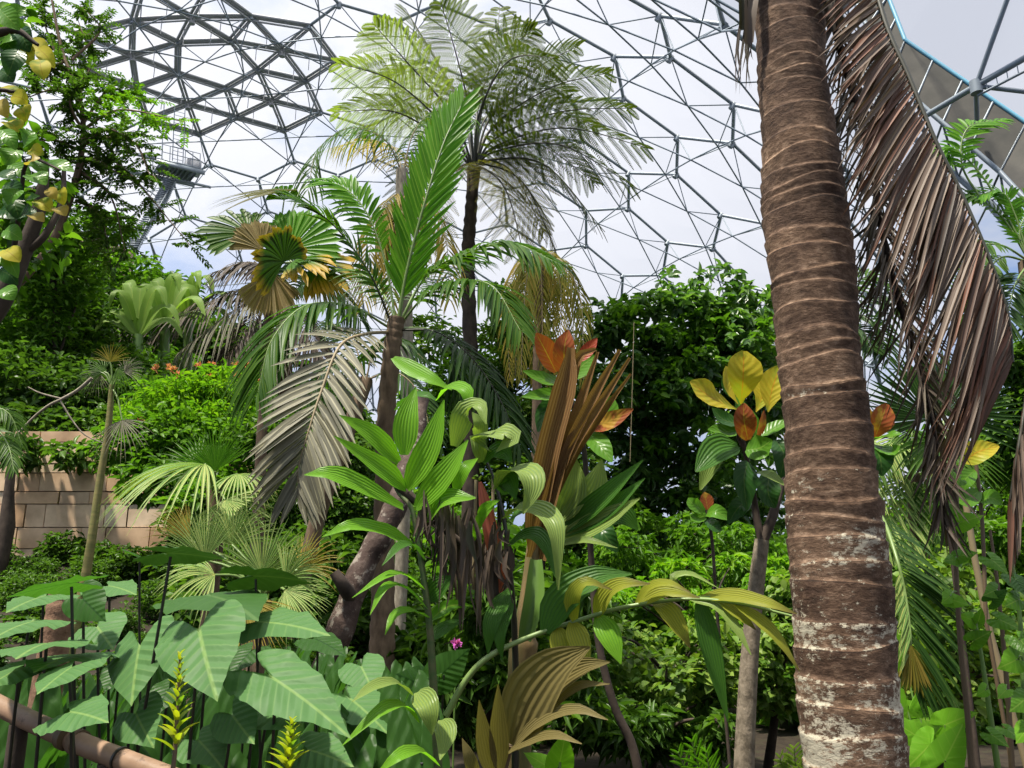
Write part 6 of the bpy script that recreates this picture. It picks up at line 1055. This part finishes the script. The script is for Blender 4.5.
for a_, w_ in [([(975, 470, 3.9), (965, 480, 3.85), (960, 492, 3.85)], 16), ([(980, 500, 3.9), (992, 498, 3.85), (1002, 504, 3.85)], 18), ([(978, 440, 3.9), (968, 424, 3.9), (970, 412, 3.9)], 16), ([(980, 490, 3.9), (966, 500, 3.85), (955, 498, 3.85)], 18)]: blade_obj('leaf', yl, a_, w_, M['oval_green'], prof=OV)
bs_ = thing('bamboo_stem', 'slanting tan cane behind the heart leaved stems', 'cane', gp(995, 4.4)); q = MB(); q.tube(np.vstack([P(962, 480, 4.4)[None], P(975, 560, 4.4)[None], P(988, 625, 4.4)[None], gp(1010, 4.4)[None]]), .017, 8); q.build('stem', M['rach_tan'], bs_)
bl_ = thing('broad_leaf_plant', 'low plant with large glowing lime green leaves at the foot of the big trunk', 'plant', gp(925, 3.6))
for A_, T_, wd, mi in [((945, 725, 3.5), (965, 716, 3.4), .9, 2), ((930, 745, 3.5), (905, 770, 3.4), .9, 2), ((945, 760, 3.4), (965, 722, 3.4), 1.0, 2), ((915, 735, 3.6), (895, 722, 3.6), .8, 2), ((920, 718, 3.8), (935, 722, 3.8), 1.0, 2), ((905, 665, 3.9), (898, 640, 3.9), .8, 2), ((908, 712, 3.8), (905, 738, 3.8), .9, 2), ((890, 750, 3.6), (880, 720, 3.6), .8, 2)]:
    q = MB(); a_, t_ = P(*A_), P(*T_); heart(q, a_, a_+nrm(t_-a_)*.17, (0, -1, .5), wd, nr=5); o = q.build('leaf', hm[mi], bl_); q = MB(); limb(q, [gp(925, 3.6), (gp(925, 3.6)+a_)/2+[0, 0, .05], a_], .007, .004, 8, 5); q.build('petiole', M['stem_green'], o)
lb = thing('lime_leaf_plant', 'lime green broad leaf at the bottom right of the olive brown palm', 'plant', gp(565, 2.9)); q = MB(); heart(q, P(572, 752, 2.8), P(566, 735, 2.8)+nrm(P(553, 728, 2.8)-P(572, 752, 2.8))*.0, (0, -1, .3), 1.2); q = MB(); a_ = P(560, 762, 2.8); heart(q, a_, P(566, 732, 2.75), (0, -1, .3), 1.0); o = q.build('leaf', hm[2], lb); q = MB(); heart(q, P(545, 765, 2.9), P(524, 752, 2.9), (0, -1, .5), 1.0); q.build('leaf', hm[2], lb); q = MB(); limb(q, [gp(565, 2.9), a_], .006, .004, 5, 5); q.build('petiole', M['stem_green'], lb)
for x, y, d_, a_, lab in ((700, 745, 4.2, (688, 742), 'small bright feather palm leaf at the bottom edge left of the yellow leaved tree trunk'), (765, 752, 4.6, (790, 748), 'small blue green feather palm leaf right of the yellow leaved tree trunk')):
    sp_ = thing('palm_seedling', lab, 'palm', gp(x+10, d_)); b_ = gp(x+10, d_)
    for k in range(3): e_ = P(a_[0]+k*14-10, a_[1]+abs(k-1)*10, d_-.2); frond('frond', sp_, curve([b_, (b_+e_)/2+[0, 0, .12], e_], 24), 14, .16, .018, (M['palm_bright' if x < 730 else 'broad_pale'], M['rach_green']), face=(0, -.8, .7), ang=(55, 30), droop=.2, start=.35)
fw = thing('purple_flower', 'tiny purple flower in the shade behind the young palm stem', 'flower', gp(456, 5)); q = MB(); scatter(q, TL, np.repeat(P(456, 644, 5)[None], 16, 0), rdir(16), rdir(16), .04, .02); q.build('petals', leafmat('petal', [(.45, .08, .40), (.55, .12, .45)], .3, .5), fw); q = MB(); q.tube(np.vstack([P(456, 645, 5)[None], gp(456, 5)[None]]), .005, 5); q.build('stem', M['stem_green'], fw)
